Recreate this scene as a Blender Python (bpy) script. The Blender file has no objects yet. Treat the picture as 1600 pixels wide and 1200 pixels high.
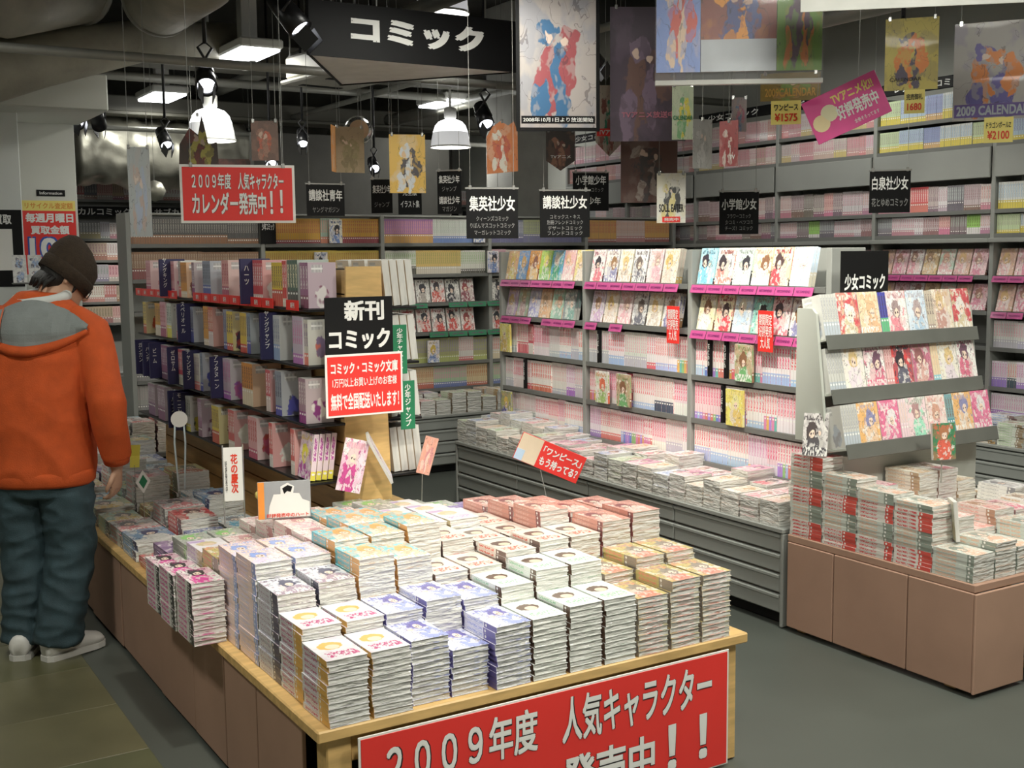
import bpy, math, random
from mathutils import Matrix, Vector, Euler
random.seed(7)
SC = bpy.context.scene
COL = SC.collection
PI = math.pi
# ------------------------------------------------------------------ camera, world, exposure, lights
H = 1.6
yaw, pitch, roll = math.radians(31.32), math.radians(6.317), math.radians(-0.5717)
fw = Vector((math.sin(yaw)*math.cos(pitch), math.cos(yaw)*math.cos(pitch), -math.sin(pitch)))
rt = Vector((math.cos(yaw), -math.sin(yaw), 0)); up = rt.cross(fw)
r2 = rt*math.cos(roll)+up*math.sin(roll); u2 = -rt*math.sin(roll)+up*math.cos(roll)
cam = bpy.data.objects.new('camera', bpy.data.cameras.new('camera')); COL.objects.link(cam)
cam.data.sensor_width = 36; cam.data.lens = 36*1830/1600; cam.data.clip_start = .05; cam.data.clip_end = 60
cam.matrix_world = Matrix(((r2.x,u2.x,-fw.x,0),(r2.y,u2.y,-fw.y,0),(r2.z,u2.z,-fw.z,H),(0,0,0,1)))
SC.camera = cam
W = bpy.data.worlds.new('world'); SC.world = W; W.use_nodes = True
W.node_tree.nodes['Background'].inputs[0].default_value = (.75,.78,.7,1)
W.node_tree.nodes['Background'].inputs[1].default_value = .02
VS = SC.view_settings
VS.view_transform = 'Standard'; VS.look = 'None'; VS.gamma = 1; VS.use_curve_mapping = False
VS.exposure = -0.5
WARM = (1,.965,.86)
def light(kind, name, loc, energy, target=None, size=.3, sizey=None, col=WARM, spot=60, blend=.6, parent=None):
    d = bpy.data.lights.new(name, kind); d.energy = energy; d.color = col
    if kind == 'AREA':
        d.size = size
        if sizey: d.shape = 'RECTANGLE'; d.size_y = sizey
    elif kind == 'SPOT':
        d.spot_size = math.radians(spot); d.spot_blend = blend; d.shadow_soft_size = size
    else: d.shadow_soft_size = size
    o = bpy.data.objects.new(name, d); COL.objects.link(o); o.location = loc
    if target is not None:
        o.rotation_euler = (Vector(target)-Vector(loc)).to_track_quat('-Z','Y').to_euler()
    return o
# ------------------------------------------------------------------ materials
MATS = {}
def nmat(name):
    m = bpy.data.materials.new(name); m.use_nodes = True; MATS[name] = m
    nt = m.node_tree; return m, nt, nt.nodes['Principled BSDF']
def L(nt, a, b): nt.links.new(a, b)
def mat(name, col, rough=.5, metal=0, noise=.08, scale=8, bump=0, bscale=60, emit=0, ecol=None, coat=0, spec=.5, stretch=None, alpha=1, trans=0):
    if name in MATS: return MATS[name]
    m, nt, b = nmat(name)
    c = (*col, 1)
    b.inputs['Roughness'].default_value = rough; b.inputs['Metallic'].default_value = metal
    b.inputs['Coat Weight'].default_value = coat; b.inputs['Coat Roughness'].default_value = .1
    b.inputs['Specular IOR Level'].default_value = spec
    b.inputs['Alpha'].default_value = alpha; b.inputs['Transmission Weight'].default_value = trans
    tc = nt.nodes.new('ShaderNodeTexCoord'); src = tc.outputs['Object']
    if stretch:
        mp = nt.nodes.new('ShaderNodeMapping'); mp.inputs['Scale'].default_value = stretch; L(nt, src, mp.inputs[0]); src = mp.outputs[0]
    n = nt.nodes.new('ShaderNodeTexNoise'); n.inputs['Scale'].default_value = scale; n.inputs['Detail'].default_value = 5; L(nt, src, n.inputs['Vector'])
    r = nt.nodes.new('ShaderNodeValToRGB')
    r.color_ramp.elements[0].position = .3; r.color_ramp.elements[1].position = .7
    r.color_ramp.elements[0].color = (*[max(0,v*(1-noise)) for v in col],1); r.color_ramp.elements[1].color = (*[min(1,v*(1+noise)) for v in col],1)
    L(nt, n.outputs[0], r.inputs[0]); L(nt, r.outputs[0], b.inputs['Base Color'])
    if bump:
        n2 = nt.nodes.new('ShaderNodeTexNoise'); n2.inputs['Scale'].default_value = bscale; n2.inputs['Detail'].default_value = 4; L(nt, src, n2.inputs['Vector'])
        bp = nt.nodes.new('ShaderNodeBump'); bp.inputs['Strength'].default_value = bump; bp.inputs['Distance'].default_value = .01
        L(nt, n2.outputs[0], bp.inputs['Height']); L(nt, bp.outputs[0], b.inputs['Normal'])
    if emit:
        b.inputs['Emission Color'].default_value = (*(ecol or col),1); b.inputs['Emission Strength'].default_value = emit
    return m
def math_(nt, op, a, b=None, c=None):
    n = nt.nodes.new('ShaderNodeMath'); n.operation = op
    for i, v in enumerate((a,b,c)):
        if v is None: continue
        if isinstance(v, (int,float)): n.inputs[i].default_value = v
        else: L(nt, v, n.inputs[i])
    return n.outputs[0]
def mixc(nt, f, a, b):
    n = nt.nodes.new('ShaderNodeMix'); n.data_type = 'RGBA'
    if isinstance(f,(int,float)): n.inputs[0].default_value = f
    else: L(nt, f, n.inputs[0])
    for k, v in ((6,a),(7,b)):
        if isinstance(v, tuple): n.inputs[k].default_value = (*v[:3],1)
        else: L(nt, v, n.inputs[k])
    return n.outputs[2]
def attr(nt, name):
    a = nt.nodes.new('ShaderNodeAttribute'); a.attribute_name = name; return a
def uvsep(nt):
    u = nt.nodes.new('ShaderNodeUVMap'); u.uv_map = 'uv'; s = nt.nodes.new('ShaderNodeSeparateXYZ'); L(nt, u.outputs[0], s.inputs[0]); return s.outputs[0], s.outputs[1], u.outputs[0]
def hash1(nt, seed, k):
    w = nt.nodes.new('ShaderNodeTexWhiteNoise'); w.noise_dimensions = '1D'; L(nt, math_(nt,'ADD',seed,k*7.31), w.inputs['W']); return w.outputs[0]
def noise3(nt, u, v, s, scale, detail=2):
    c = nt.nodes.new('ShaderNodeCombineXYZ'); L(nt,u,c.inputs[0]); L(nt,v,c.inputs[1]); L(nt,s,c.inputs[2])
    n = nt.nodes.new('ShaderNodeTexNoise'); n.inputs['Scale'].default_value = scale; n.inputs['Detail'].default_value = detail; L(nt,c.outputs[0],n.inputs['Vector']); return n.outputs[0]
def ellipse(nt, u, v, cx, cy, rx, ry, soft=.04, wob=None):
    a = math_(nt,'DIVIDE',math_(nt,'SUBTRACT',u,cx),rx); b = math_(nt,'DIVIDE',math_(nt,'SUBTRACT',v,cy),ry)
    d = math_(nt,'SQRT',math_(nt,'ADD',math_(nt,'MULTIPLY',a,a),math_(nt,'MULTIPLY',b,b)))
    if wob is not None: d = math_(nt,'ADD',d,wob)
    n = nt.nodes.new('ShaderNodeMapRange'); n.interpolation_type = 'SMOOTHSTEP'
    n.inputs[1].default_value = 1-soft; n.inputs[2].default_value = 1+soft; n.inputs[3].default_value = 1; n.inputs[4].default_value = 0
    L(nt, d, n.inputs[0]); return n.outputs[0]
def step(nt, x, t, soft=.01):
    n = nt.nodes.new('ShaderNodeMapRange'); n.inputs[1].default_value = t-soft; n.inputs[2].default_value = t+soft; L(nt,x,n.inputs[0]); return n.outputs[0]
def wrap_gloss(nt, b, strength=.25, coat=.5):
    b.inputs['Coat Weight'].default_value = coat; b.inputs['Coat Roughness'].default_value = .12
    g = nt.nodes.new('ShaderNodeNewGeometry'); n = nt.nodes.new('ShaderNodeTexNoise'); n.inputs['Scale'].default_value = 55; n.inputs['Detail'].default_value = 3
    mp = nt.nodes.new('ShaderNodeMapping'); mp.inputs['Scale'].default_value = (.35,.5,1.6); L(nt,g.outputs['Position'],mp.inputs[0]); L(nt,mp.outputs[0],n.inputs['Vector'])
    bp = nt.nodes.new('ShaderNodeBump'); bp.inputs['Strength'].default_value = strength; bp.inputs['Distance'].default_value = .012
    L(nt,n.outputs[0],bp.inputs['Height']); L(nt,bp.outputs[0],b.inputs['Coat Normal'])
    return bp
def cover_material(name, coat=.25, wrap=0, plain=False):
    m, nt, b = nmat(name)
    u, v, uv = uvsep(nt); c1 = attr(nt,'c1').outputs[0]; c2 = attr(nt,'c2').outputs[0]; c3 = attr(nt,'c3').outputs[0]; sd = attr(nt,'seed').outputs['Fac']
    if plain:
        wob = math_(nt,'MULTIPLY',math_(nt,'SUBTRACT',noise3(nt,u,v,sd,9,3),.5),.6)
        col = mixc(nt, math_(nt,'MULTIPLY',step(nt,noise3(nt,u,v,sd,2.5,3),.6,.08),.25), c1, c3)
        band = math_(nt,'MULTIPLY',step(nt,v,.12),math_(nt,'SUBTRACT',1,step(nt,v,.34)))
        let = step(nt,noise3(nt,math_(nt,'MULTIPLY',u,1.6),v,math_(nt,'ADD',sd,9),15,1),.53,.02)
        col = mixc(nt, math_(nt,'MULTIPLY',math_(nt,'MULTIPLY',band,let),math_(nt,'MULTIPLY',step(nt,u,.2),math_(nt,'SUBTRACT',1,step(nt,u,.85)))), col, c3)
        top = math_(nt,'MULTIPLY',math_(nt,'MULTIPLY',step(nt,v,.8),math_(nt,'SUBTRACT',1,step(nt,v,.95))),math_(nt,'SUBTRACT',1,step(nt,u,.5)))
        col = mixc(nt, math_(nt,'MULTIPLY',top,step(nt,hash1(nt,sd,4),.45)), col, c3)
        col = mixc(nt, ellipse(nt,u,v,.45,.63,.3,.17,.05,wob), col, c2)
        col = mixc(nt, ellipse(nt,u,v,.49,.57,.17,.1,.06), col, (.85,.66,.5))
        col = mixc(nt, math_(nt,'MULTIPLY',math_(nt,'MULTIPLY',band,let),math_(nt,'MULTIPLY',step(nt,u,.15),math_(nt,'SUBTRACT',1,step(nt,u,.9)))), col, c3)
        L(nt,col,b.inputs['Base Color']); b.inputs['Roughness'].default_value = .38
        wrap_gloss(nt,b,wrap,.45); return m
    wu = math_(nt,'ADD',u,math_(nt,'MULTIPLY',math_(nt,'SUBTRACT',noise3(nt,u,v,sd,5,2),.5),.16)); wv = math_(nt,'ADD',v,math_(nt,'MULTIPLY',math_(nt,'SUBTRACT',noise3(nt,v,u,math_(nt,'ADD',sd,2.2),5,2),.5),.14))
    n1 = noise3(nt,u,v,sd,2.6,3)
    col = mixc(nt, math_(nt,'MULTIPLY',step(nt,n1,.54,.05),.6), c1, mixc(nt,.6,c1,c3))
    col = mixc(nt, math_(nt,'MULTIPLY',step(nt,noise3(nt,u,v,math_(nt,'ADD',sd,3.7),4.5,3),.6,.02),.7), col, (.95,.92,.86))
    col = mixc(nt, math_(nt,'MULTIPLY',step(nt,noise3(nt,u,v,math_(nt,'ADD',sd,6.1),5.5,3),.62,.015),.85), col, c3)
    col = mixc(nt, math_(nt,'MULTIPLY',step(nt,noise3(nt,u,v,math_(nt,'ADD',sd,8.3),6.5,3),.65,.015),.8), col, c2)
    cx = math_(nt,'ADD',.34,math_(nt,'MULTIPLY',hash1(nt,sd,1),.32)); cy = math_(nt,'ADD',.52,math_(nt,'MULTIPLY',hash1(nt,sd,2),.18))
    wob = math_(nt,'MULTIPLY',math_(nt,'SUBTRACT',noise3(nt,u,v,sd,9,3),.5),1.0)
    # second small figure
    ax = math_(nt,'SUBTRACT',1.0,cx)
    col = mixc(nt, ellipse(nt,wu,wv,ax,.3,.16,.28,.05,wob), col, mixc(nt,.6,c3,(.9,.86,.8)))
    col = mixc(nt, ellipse(nt,wu,wv,ax,.56,.12,.1,.05,wob), col, mixc(nt,.55,c2,c1))
    col = mixc(nt, ellipse(nt,wu,wv,ax,.53,.06,.055,.08), col, (.9,.7,.56))
    body = ellipse(nt,wu,wv,math_(nt,'ADD',cx,math_(nt,'MULTIPLY',math_(nt,'SUBTRACT',hash1(nt,sd,3),.5),.2)),math_(nt,'SUBTRACT',cy,.46),.3,.38,.05,wob)
    col = mixc(nt, body, col, mixc(nt, math_(nt,'MULTIPLY',step(nt,noise3(nt,u,v,math_(nt,'ADD',sd,4.4),7,2),.55,.02),.7), c3, (.88,.84,.8)))
    hair = ellipse(nt,wu,wv,cx,math_(nt,'ADD',cy,.03),.22,.21,.05,wob)
    col = mixc(nt, hair, col, c2)
    col = mixc(nt, ellipse(nt,wu,wv,math_(nt,'ADD',cx,.02),math_(nt,'SUBTRACT',cy,.05),.11,.1,.06), col, (.92,.73,.6))
    for dx in (-.035,.065):
        col = mixc(nt, ellipse(nt,wu,wv,math_(nt,'ADD',cx,dx+.005),math_(nt,'SUBTRACT',cy,.055),.024,.024,.2), col, (.06,.04,.05))
    ink = math_(nt,'LESS_THAN',math_(nt,'ABSOLUTE',math_(nt,'SUBTRACT',noise3(nt,wu,wv,math_(nt,'ADD',sd,1.9),5.5,2),.5)),.012)
    col = mixc(nt, math_(nt,'MULTIPLY',ink,.55), col, (.1,.07,.08))
    # lettering-like blocks near top or bottom
    band = math_(nt,'MULTIPLY',step(nt,v,.83),math_(nt,'SUBTRACT',1,step(nt,v,.94)))
    let = step(nt,noise3(nt,math_(nt,'MULTIPLY',u,2.2),v,math_(nt,'ADD',sd,9),9,1),.5,.02)
    inx = math_(nt,'MULTIPLY',step(nt,u,.1),math_(nt,'SUBTRACT',1,step(nt,u,.9)))
    col = mixc(nt, math_(nt,'MULTIPLY',math_(nt,'MULTIPLY',band,let),inx), col, mixc(nt,.35,c2,c3))
    obi = math_(nt,'MULTIPLY',math_(nt,'SUBTRACT',1,step(nt,v,.2)),step(nt,hash1(nt,sd,5),.6))
    col = mixc(nt, obi, col, mixc(nt,math_(nt,'MULTIPLY',let,.9),c3,(.96,.94,.9)))
    L(nt,col,b.inputs['Base Color']); b.inputs['Roughness'].default_value = .38
    b.inputs['Coat Weight'].default_value = coat; b.inputs['Coat Roughness'].default_value = .15
    if wrap: wrap_gloss(nt,b,wrap,.45)
    return m
def back_material(name):
    m, nt, b = nmat(name)
    u, v, uv = uvsep(nt); c1 = attr(nt,'c1').outputs[0]; c2 = attr(nt,'c2').outputs[0]; c3 = attr(nt,'c3').outputs[0]; sd = attr(nt,'seed').outputs['Fac']
    col = mixc(nt,.4,c1,(.8,.8,.76))
    fig = ellipse(nt,u,v,math_(nt,'ADD',.3,math_(nt,'MULTIPLY',hash1(nt,sd,1),.4)),math_(nt,'ADD',.2,math_(nt,'MULTIPLY',hash1(nt,sd,2),.2)),.24,.24,.08,math_(nt,'MULTIPLY',math_(nt,'SUBTRACT',noise3(nt,u,v,sd,6,2),.5),1.2))
    col = mixc(nt,fig,col,mixc(nt,step(nt,noise3(nt,u,v,sd,4,1),.5,.05),c2,c3))
    bar = math_(nt,'MULTIPLY',math_(nt,'MULTIPLY',step(nt,v,.78),math_(nt,'SUBTRACT',1,step(nt,v,.95))),math_(nt,'MULTIPLY',step(nt,u,.12),math_(nt,'SUBTRACT',1,step(nt,u,.52))))
    st = math_(nt,'MULTIPLY',math_(nt,'GREATER_THAN',math_(nt,'SINE',math_(nt,'MULTIPLY',u,150)),0),math_(nt,'GREATER_THAN',math_(nt,'ABSOLUTE',math_(nt,'SUBTRACT',v,.865)),.02))
    col = mixc(nt,math_(nt,'MULTIPLY',bar,.8),col,mixc(nt,st,(.92,.92,.9),(.15,.15,.15)))
    L(nt,col,b.inputs['Base Color']); b.inputs['Roughness'].default_value = .35; b.inputs['Coat Weight'].default_value = .25
    return m
def spine_material(name, wrap=0):
    m, nt, b = nmat(name)
    u, v, uv = uvsep(nt); c1 = attr(nt,'c1').outputs[0]; c2 = attr(nt,'c2').outputs[0]; c3 = attr(nt,'c3').outputs[0]; sd = attr(nt,'seed').outputs['Fac']
    lowt = math_(nt,'ADD',.16,math_(nt,'MULTIPLY',hash1(nt,sd,1),.24))
    low = math_(nt,'LESS_THAN',v,lowt)
    col = mixc(nt, low, c1, c2)
    mid = math_(nt,'MULTIPLY',math_(nt,'LESS_THAN',math_(nt,'ABSOLUTE',math_(nt,'SUBTRACT',u,.5)),.27),math_(nt,'MULTIPLY',math_(nt,'GREATER_THAN',v,.42),math_(nt,'LESS_THAN',v,.92)))
    let = math_(nt,'GREATER_THAN',noise3(nt,math_(nt,'MULTIPLY',u,.35),v,sd,22,1),.47)
    col = mixc(nt, math_(nt,'MULTIPLY',mid,let), col, c3)
    num = ellipse(nt,u,v,.5,math_(nt,'SUBTRACT',lowt,.06),.3,.025,.2)
    col = mixc(nt, num, col, (.93,.92,.88))
    edge = math_(nt,'GREATER_THAN',math_(nt,'ABSOLUTE',math_(nt,'SUBTRACT',u,.5)),.44)
    col = mixc(nt, math_(nt,'MULTIPLY',edge,.32), col, (.3,.26,.25))
    L(nt,col,b.inputs['Base Color']); b.inputs['Roughness'].default_value = .4; b.inputs['Coat Weight'].default_value = .2
    if wrap: wrap_gloss(nt,b,wrap,.4)
    return m
def page_material(name, wrap=0):
    m, nt, b = nmat(name)
    u, v, uv = uvsep(nt); sd = attr(nt,'seed').outputs['Fac']
    ln = noise3(nt,math_(nt,'MULTIPLY',u,.6),math_(nt,'MULTIPLY',v,14),sd,3,3)
    big = noise3(nt,u,v,math_(nt,'ADD',sd,5),1.3,2)
    col = mixc(nt, ln, (.54,.535,.5), (.82,.81,.76))
    col = mixc(nt, math_(nt,'MULTIPLY',step(nt,big,.55,.08),.3), col, (.42,.42,.4))
    L(nt,col,b.inputs['Base Color']); b.inputs['Roughness'].default_value = .55
    if wrap:
        bp = wrap_gloss(nt,b,wrap,1.0); b.inputs['Coat Roughness'].default_value = .06; bp.inputs['Strength'].default_value = 1; bp.inputs['Distance'].default_value = .016; L(nt,bp.outputs[0],b.inputs['Normal'])
    return m
COVER, BACK, SPINE, PAGE = cover_material('cover_art'), back_material('cover_back'), spine_material('spine_print'), page_material('page_edge')
COVERW, SPINEW, PAGEW = cover_material('wrapped_cover_art', .3, .35), spine_material('wrapped_spine', .5), page_material('wrapped_page_edge', .9)
COVERP = cover_material('wrapped_plain_cover',.3,.35,True); BOOKP = [COVERP, COVERP, SPINEW, PAGEW]
BOOKM = [COVER, BACK, SPINE, PAGE]; BOOKW = [COVERW, COVERW, SPINEW, PAGEW]
def poster_material(name):
    """abstract print: colour fields and figure-like blobs from the mesh's own colours"""
    m, nt, b = nmat(name)
    u, v, uv = uvsep(nt); c1 = attr(nt,'c1').outputs[0]; c2 = attr(nt,'c2').outputs[0]; c3 = attr(nt,'c3').outputs[0]; sd = attr(nt,'seed').outputs['Fac']
    wu = math_(nt,'ADD',u,math_(nt,'MULTIPLY',math_(nt,'SUBTRACT',noise3(nt,u,v,sd,4,3),.5),.35)); wv = math_(nt,'ADD',v,math_(nt,'MULTIPLY',math_(nt,'SUBTRACT',noise3(nt,v,u,math_(nt,'ADD',sd,2.2),4,3),.5),.3))
    col = mixc(nt, math_(nt,'MULTIPLY',step(nt,noise3(nt,u,v,sd,3,4),.56,.04),.5), c1, mixc(nt,.5,c1,c2))
    for k,(bx_,by_,rx,ry,cc) in enumerate(((.4,.35,.16,.3,c3),(.6,.3,.12,.28,c2),(.36,.7,.13,.1,c2),(.58,.66,.12,.1,c3),(.72,.45,.1,.2,c3),(.3,.2,.1,.16,c2))):
        wob = math_(nt,'MULTIPLY',math_(nt,'SUBTRACT',noise3(nt,u,v,math_(nt,'ADD',sd,k*1.7),7,4),.5),1.5)
        col = mixc(nt, ellipse(nt,wu,wv,math_(nt,'ADD',bx_-.08,math_(nt,'MULTIPLY',hash1(nt,sd,k+1),.16)),by_,rx,ry,.06,wob), col, mixc(nt,step(nt,noise3(nt,u,v,math_(nt,'ADD',sd,k*3.1),8,2),.55,.03),cc,mixc(nt,.5,cc,c1)))
    for bx_,by_ in ((.4,.66),(.58,.62)):
        col = mixc(nt, ellipse(nt,wu,wv,math_(nt,'ADD',bx_-.05,math_(nt,'MULTIPLY',hash1(nt,sd,7),.1)),by_,.05,.045,.1), col, mixc(nt,.6,c1,(.8,.6,.48)))
    ink = math_(nt,'LESS_THAN',math_(nt,'ABSOLUTE',math_(nt,'SUBTRACT',noise3(nt,wu,wv,math_(nt,'ADD',sd,1.9),3.2,2),.5)),.0045)
    col = mixc(nt, math_(nt,'MULTIPLY',ink,.5), col, (.05,.04,.05))
    L(nt,col,b.inputs['Base Color']); b.inputs['Roughness'].default_value = .45; b.inputs['Coat Weight'].default_value = .05
    return m
POSTER = poster_material('poster_print')
M_steel = mat('shelf_steel',(.30,.31,.29),.42,.0,.05,3)
M_steeld = mat('shelf_steel_dark',(.17,.175,.165),.45,0,.06,3)
M_rib = mat('bench_panel_paint',(.3,.315,.295),.4,0,.06,2)
M_fixture = mat('rack_grey_paint',(.50,.52,.47),.45,0,.04,3)
M_wood = mat('pine_edge',(.66,.43,.17),.45,0,.18,7,stretch=(1,6,6))
M_slat = mat('slat_wood',(.52,.33,.14),.5,0,.15,5,stretch=(6,1,8))
M_card = mat('brown_cardboard',(.40,.245,.175),.75,0,.09,3,bump=.06,bscale=25)
M_black = mat('black_board',(.005,.005,.0055),.6,0,.1,5,spec=.25)
M_blackm = mat('black_lamp_metal',(.008,.008,.009),.35,0,.1,5)
M_white = mat('white_letter',(.83,.83,.8),.6,0,.03,5)
M_grey_letter = mat('dim_letter',(.32,.32,.31),.6,0,.03,5)
M_red = mat('red_card',(.8,.04,.032),.45,0,.05,3,coat=.2)
M_green = mat('green_card',(.02,.2,.09),.5,0,.05,3)
M_pink = mat('magenta_strip',(.52,.08,.26),.4,0,.06,6,coat=.2)
M_purple = mat('purple_letter',(.2,.02,.14),.5)
M_navy = mat('navy_divider',(.03,.028,.095),.45,0,.08,4)
M_yellow = mat('yellow_tag',(.85,.72,.2),.5,0,.05,3)
M_redl = mat('red_letter',(.75,.05,.02),.5)
M_blackl = mat('black_letter',(.015,.015,.015),.6)
M_wall = mat('painted_wall',(.62,.63,.57),.7,0,.03,1.5)
M_ceil = mat('dark_ceiling',(.03,.028,.02),.85,0,.3,1.5,bump=.3,bscale=8)
M_beam = mat('grey_beam',(.15,.146,.118),.6,0,.12,2)
M_duct = mat('insulated_duct',(.36,.34,.27),.55,.0,.15,6,bump=.35,bscale=14)
M_foil = mat('crumpled_foil',(.38,.37,.31),.42,.6,.2,4,bump=.9,bscale=6)
M_pipe = mat('pipe_grey',(.34,.34,.3),.45,.2,.1,4)
M_lampw = mat('lamp_housing_white',(.7,.7,.66),.4,0,.03,3)
M_tube = mat('fluorescent_diffuser',(1,1,1),.4,emit=9,ecol=(.93,.95,1))
M_dome = mat('glowing_dome',(1,1,1),.4,emit=4.5,ecol=(.98,.98,1))
M_domer = mat('clear_dome_skirt',(.8,.8,.76),.3,0,.02,3,emit=.55,ecol=(.98,.98,1))
M_lens = mat('spot_lens',(1,1,1),.3,emit=7,ecol=(.9,.93,1))
M_acryl = mat('clear_acrylic',(.5,.5,.5),.08,0,.02,3,alpha=.07)
M_string = mat('white_string',(.3,.3,.28),.6)
M_silver = mat('silver_plastic',(.6,.6,.58),.18,.7,.1,4)
M_paper = mat('white_paper',(.82,.81,.77),.6,0,.02,3)
# ------------------------------------------------------------------ mesh building
class MB:
    def __init__(s):
        s.v=[]; s.f=[]; s.m=[]; s.uv=[]; s.at=[]; s.cur=((.8,.8,.8),(.3,.2,.2),(.6,.2,.2),0.0)
    def face(s, pts, mat=0, uv=None):
        b=len(s.v); s.v += [tuple(p) for p in pts]; s.f.append(tuple(range(b,b+len(pts)))); s.m.append(mat)
        s.uv.append(uv or [(0,0),(1,0),(1,1),(0,1)][:len(pts)]); s.at.append(s.cur)
    def box(s, lo, hi, mat=0, M=None, mats=None):
        x0,y0,z0=lo; x1,y1,z1=hi
        P=[(x0,y0,z0),(x1,y0,z0),(x1,y1,z0),(x0,y1,z0),(x0,y0,z1),(x1,y0,z1),(x1,y1,z1),(x0,y1,z1)]
        if M is not None: P=[tuple(M@Vector(p)) for p in P]
        b=len(s.v); s.v+=P
        for k,(q) in enumerate(((0,1,5,4),(2,3,7,6),(1,2,6,5),(3,0,4,7),(4,5,6,7),(3,2,1,0))):
            s.f.append(tuple(b+i for i in q)); s.m.append(mats[k] if mats else mat); s.uv.append([(0,0),(1,0),(1,1),(0,1)]); s.at.append(s.cur)
    def cbox(s, lo, hi, c=.004, mat=0, M=None):
        """box with chamfered edges"""
        lo=Vector(lo); hi=Vector(hi); c=min(c,*[(hi[i]-lo[i])*.45 for i in range(3)])
        idx={}; b=len(s.v)
        for sx in (0,1):
            for sy in (0,1):
                for sz in (0,1):
                    cr=[(lo,hi)[t][i] for i,t in enumerate((sx,sy,sz))]; sg=[1-2*t for t in (sx,sy,sz)]
                    for ax in range(3):
                        p=list(cr)
                        for i in range(3):
                            if i!=ax: p[i]+=sg[i]*c
                        p=Vector(p); idx[(sx,sy,sz,ax)]=len(s.v); s.v.append(tuple(M@p if M is not None else p))
        def add(q, n):
            P=[Vector(s.v[i]) for i in q]
            nn=(P[1]-P[0]).cross(P[2]-P[0]); w=Vector(n); w=(M.to_3x3()@w) if M is not None else w
            if nn.dot(w)<0: q=q[::-1]
            s.f.append(tuple(q)); s.m.append(mat); s.uv.append([(0,0),(1,0),(1,1),(0,1)][:len(q)]); s.at.append(s.cur)
        for ax in range(3):
            o=[i for i in range(3) if i!=ax]
            for t in (0,1):
                q=[]
                for a,bb in ((0,0),(1,0),(1,1),(0,1)):
                    k=[0,0,0]; k[ax]=t; k[o[0]]=a; k[o[1]]=bb; q.append(idx[(*k,ax)])
                n=[0,0,0]; n[ax]=2*t-1; add(q,n)
            for a in (0,1):
                for bb in (0,1):
                    k0=[0,0,0]; k0[o[0]]=a; k0[o[1]]=bb; k1=list(k0); k1[ax]=1
                    n=[0,0,0]; n[o[0]]=2*a-1; n[o[1]]=2*bb-1
                    add([idx[(*k0,o[0])],idx[(*k0,o[1])],idx[(*k1,o[1])],idx[(*k1,o[0])]],n)
        for sx in (0,1):
            for sy in (0,1):
                for sz in (0,1): add([idx[(sx,sy,sz,a)] for a in range(3)],(2*sx-1,2*sy-1,2*sz-1))
    def tube(s, pts, rad, n=10, mat=0, cap=True):
        pts=[Vector(p) for p in pts]; rad=rad if isinstance(rad,(list,tuple)) else [rad]*len(pts)
        b=len(s.v); prev=None
        for i,p in enumerate(pts):
            t=(pts[min(i+1,len(pts)-1)]-pts[max(i-1,0)]).normalized()
            if prev is None: a=t.orthogonal().normalized()
            else: a=(prev-t*prev.dot(t)).normalized()
            prev=a; c=t.cross(a)
            for k in range(n):
                th=2*PI*k/n; s.v.append(tuple(p+(a*math.cos(th)+c*math.sin(th))*rad[i]))
        for i in range(len(pts)-1):
            for k in range(n):
                k2=(k+1)%n; s.f.append((b+i*n+k,b+i*n+k2,b+(i+1)*n+k2,b+(i+1)*n+k)); s.m.append(mat); s.uv.append([(0,0),(1,0),(1,1),(0,1)]); s.at.append(s.cur)
        if cap:
            for q in (tuple(b+k for k in range(n))[::-1], tuple(b+(len(pts)-1)*n+k for k in range(n))):
                s.f.append(q); s.m.append(mat); s.uv.append([(0,0)]*n); s.at.append(s.cur)
    def lathe(s, prof, n=24, mat=0, M=None, cap=False):
        b=len(s.v)
        for r,z in prof:
            for k in range(n):
                th=2*PI*k/n; p=Vector((r*math.cos(th),r*math.sin(th),z)); s.v.append(tuple(M@p if M is not None else p))
        for i in range(len(prof)-1):
            for k in range(n):
                k2=(k+1)%n; s.f.append((b+i*n+k,b+i*n+k2,b+(i+1)*n+k2,b+(i+1)*n+k)); s.m.append(mat); s.uv.append([(0,0)]*4); s.at.append(s.cur)
        if cap:
            for q in (tuple(b+k for k in range(n))[::-1], tuple(b+(len(prof)-1)*n+k for k in range(n))):
                s.f.append(q); s.m.append(mat); s.uv.append([(0,0)]*n); s.at.append(s.cur)
    def loft(s, rings, mat=0, cap=True):
        """rings: list of lists of points, all the same length"""
        n=len(rings[0]); b=len(s.v)
        for r in rings: s.v+=[tuple(p) for p in r]
        for i in range(len(rings)-1):
            for k in range(n):
                k2=(k+1)%n; s.f.append((b+i*n+k,b+i*n+k2,b+(i+1)*n+k2,b+(i+1)*n+k)); s.m.append(mat); s.uv.append([(0,0)]*4); s.at.append(s.cur)
        if cap:
            for q in (tuple(b+k for k in range(n))[::-1], tuple(b+(len(rings)-1)*n+k for k in range(n))):
                s.f.append(q); s.m.append(mat); s.uv.append([(0,0)]*n); s.at.append(s.cur)
    def mesh(s, name, mats, smooth=False, attrs=False):
        me=bpy.data.meshes.new(name); me.from_pydata(s.v,[],s.f)
        for m in (mats if isinstance(mats,(list,tuple)) else [mats]): me.materials.append(m)
        me.polygons.foreach_set('material_index',s.m)
        if attrs:
            uv=me.uv_layers.new(name='uv'); flat=[]
            for q in s.uv:
                for a in q: flat+=a
            uv.data.foreach_set('uv',flat)
            for k,nm in enumerate(('c1','c2','c3')):
                a=me.attributes.new(nm,'FLOAT_COLOR','FACE'); fl=[]
                for t in s.at: fl+= [*t[k],1]
                a.data.foreach_set('color',fl)
            a=me.attributes.new('seed','FLOAT','FACE'); a.data.foreach_set('value',[t[3] for t in s.at])
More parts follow.
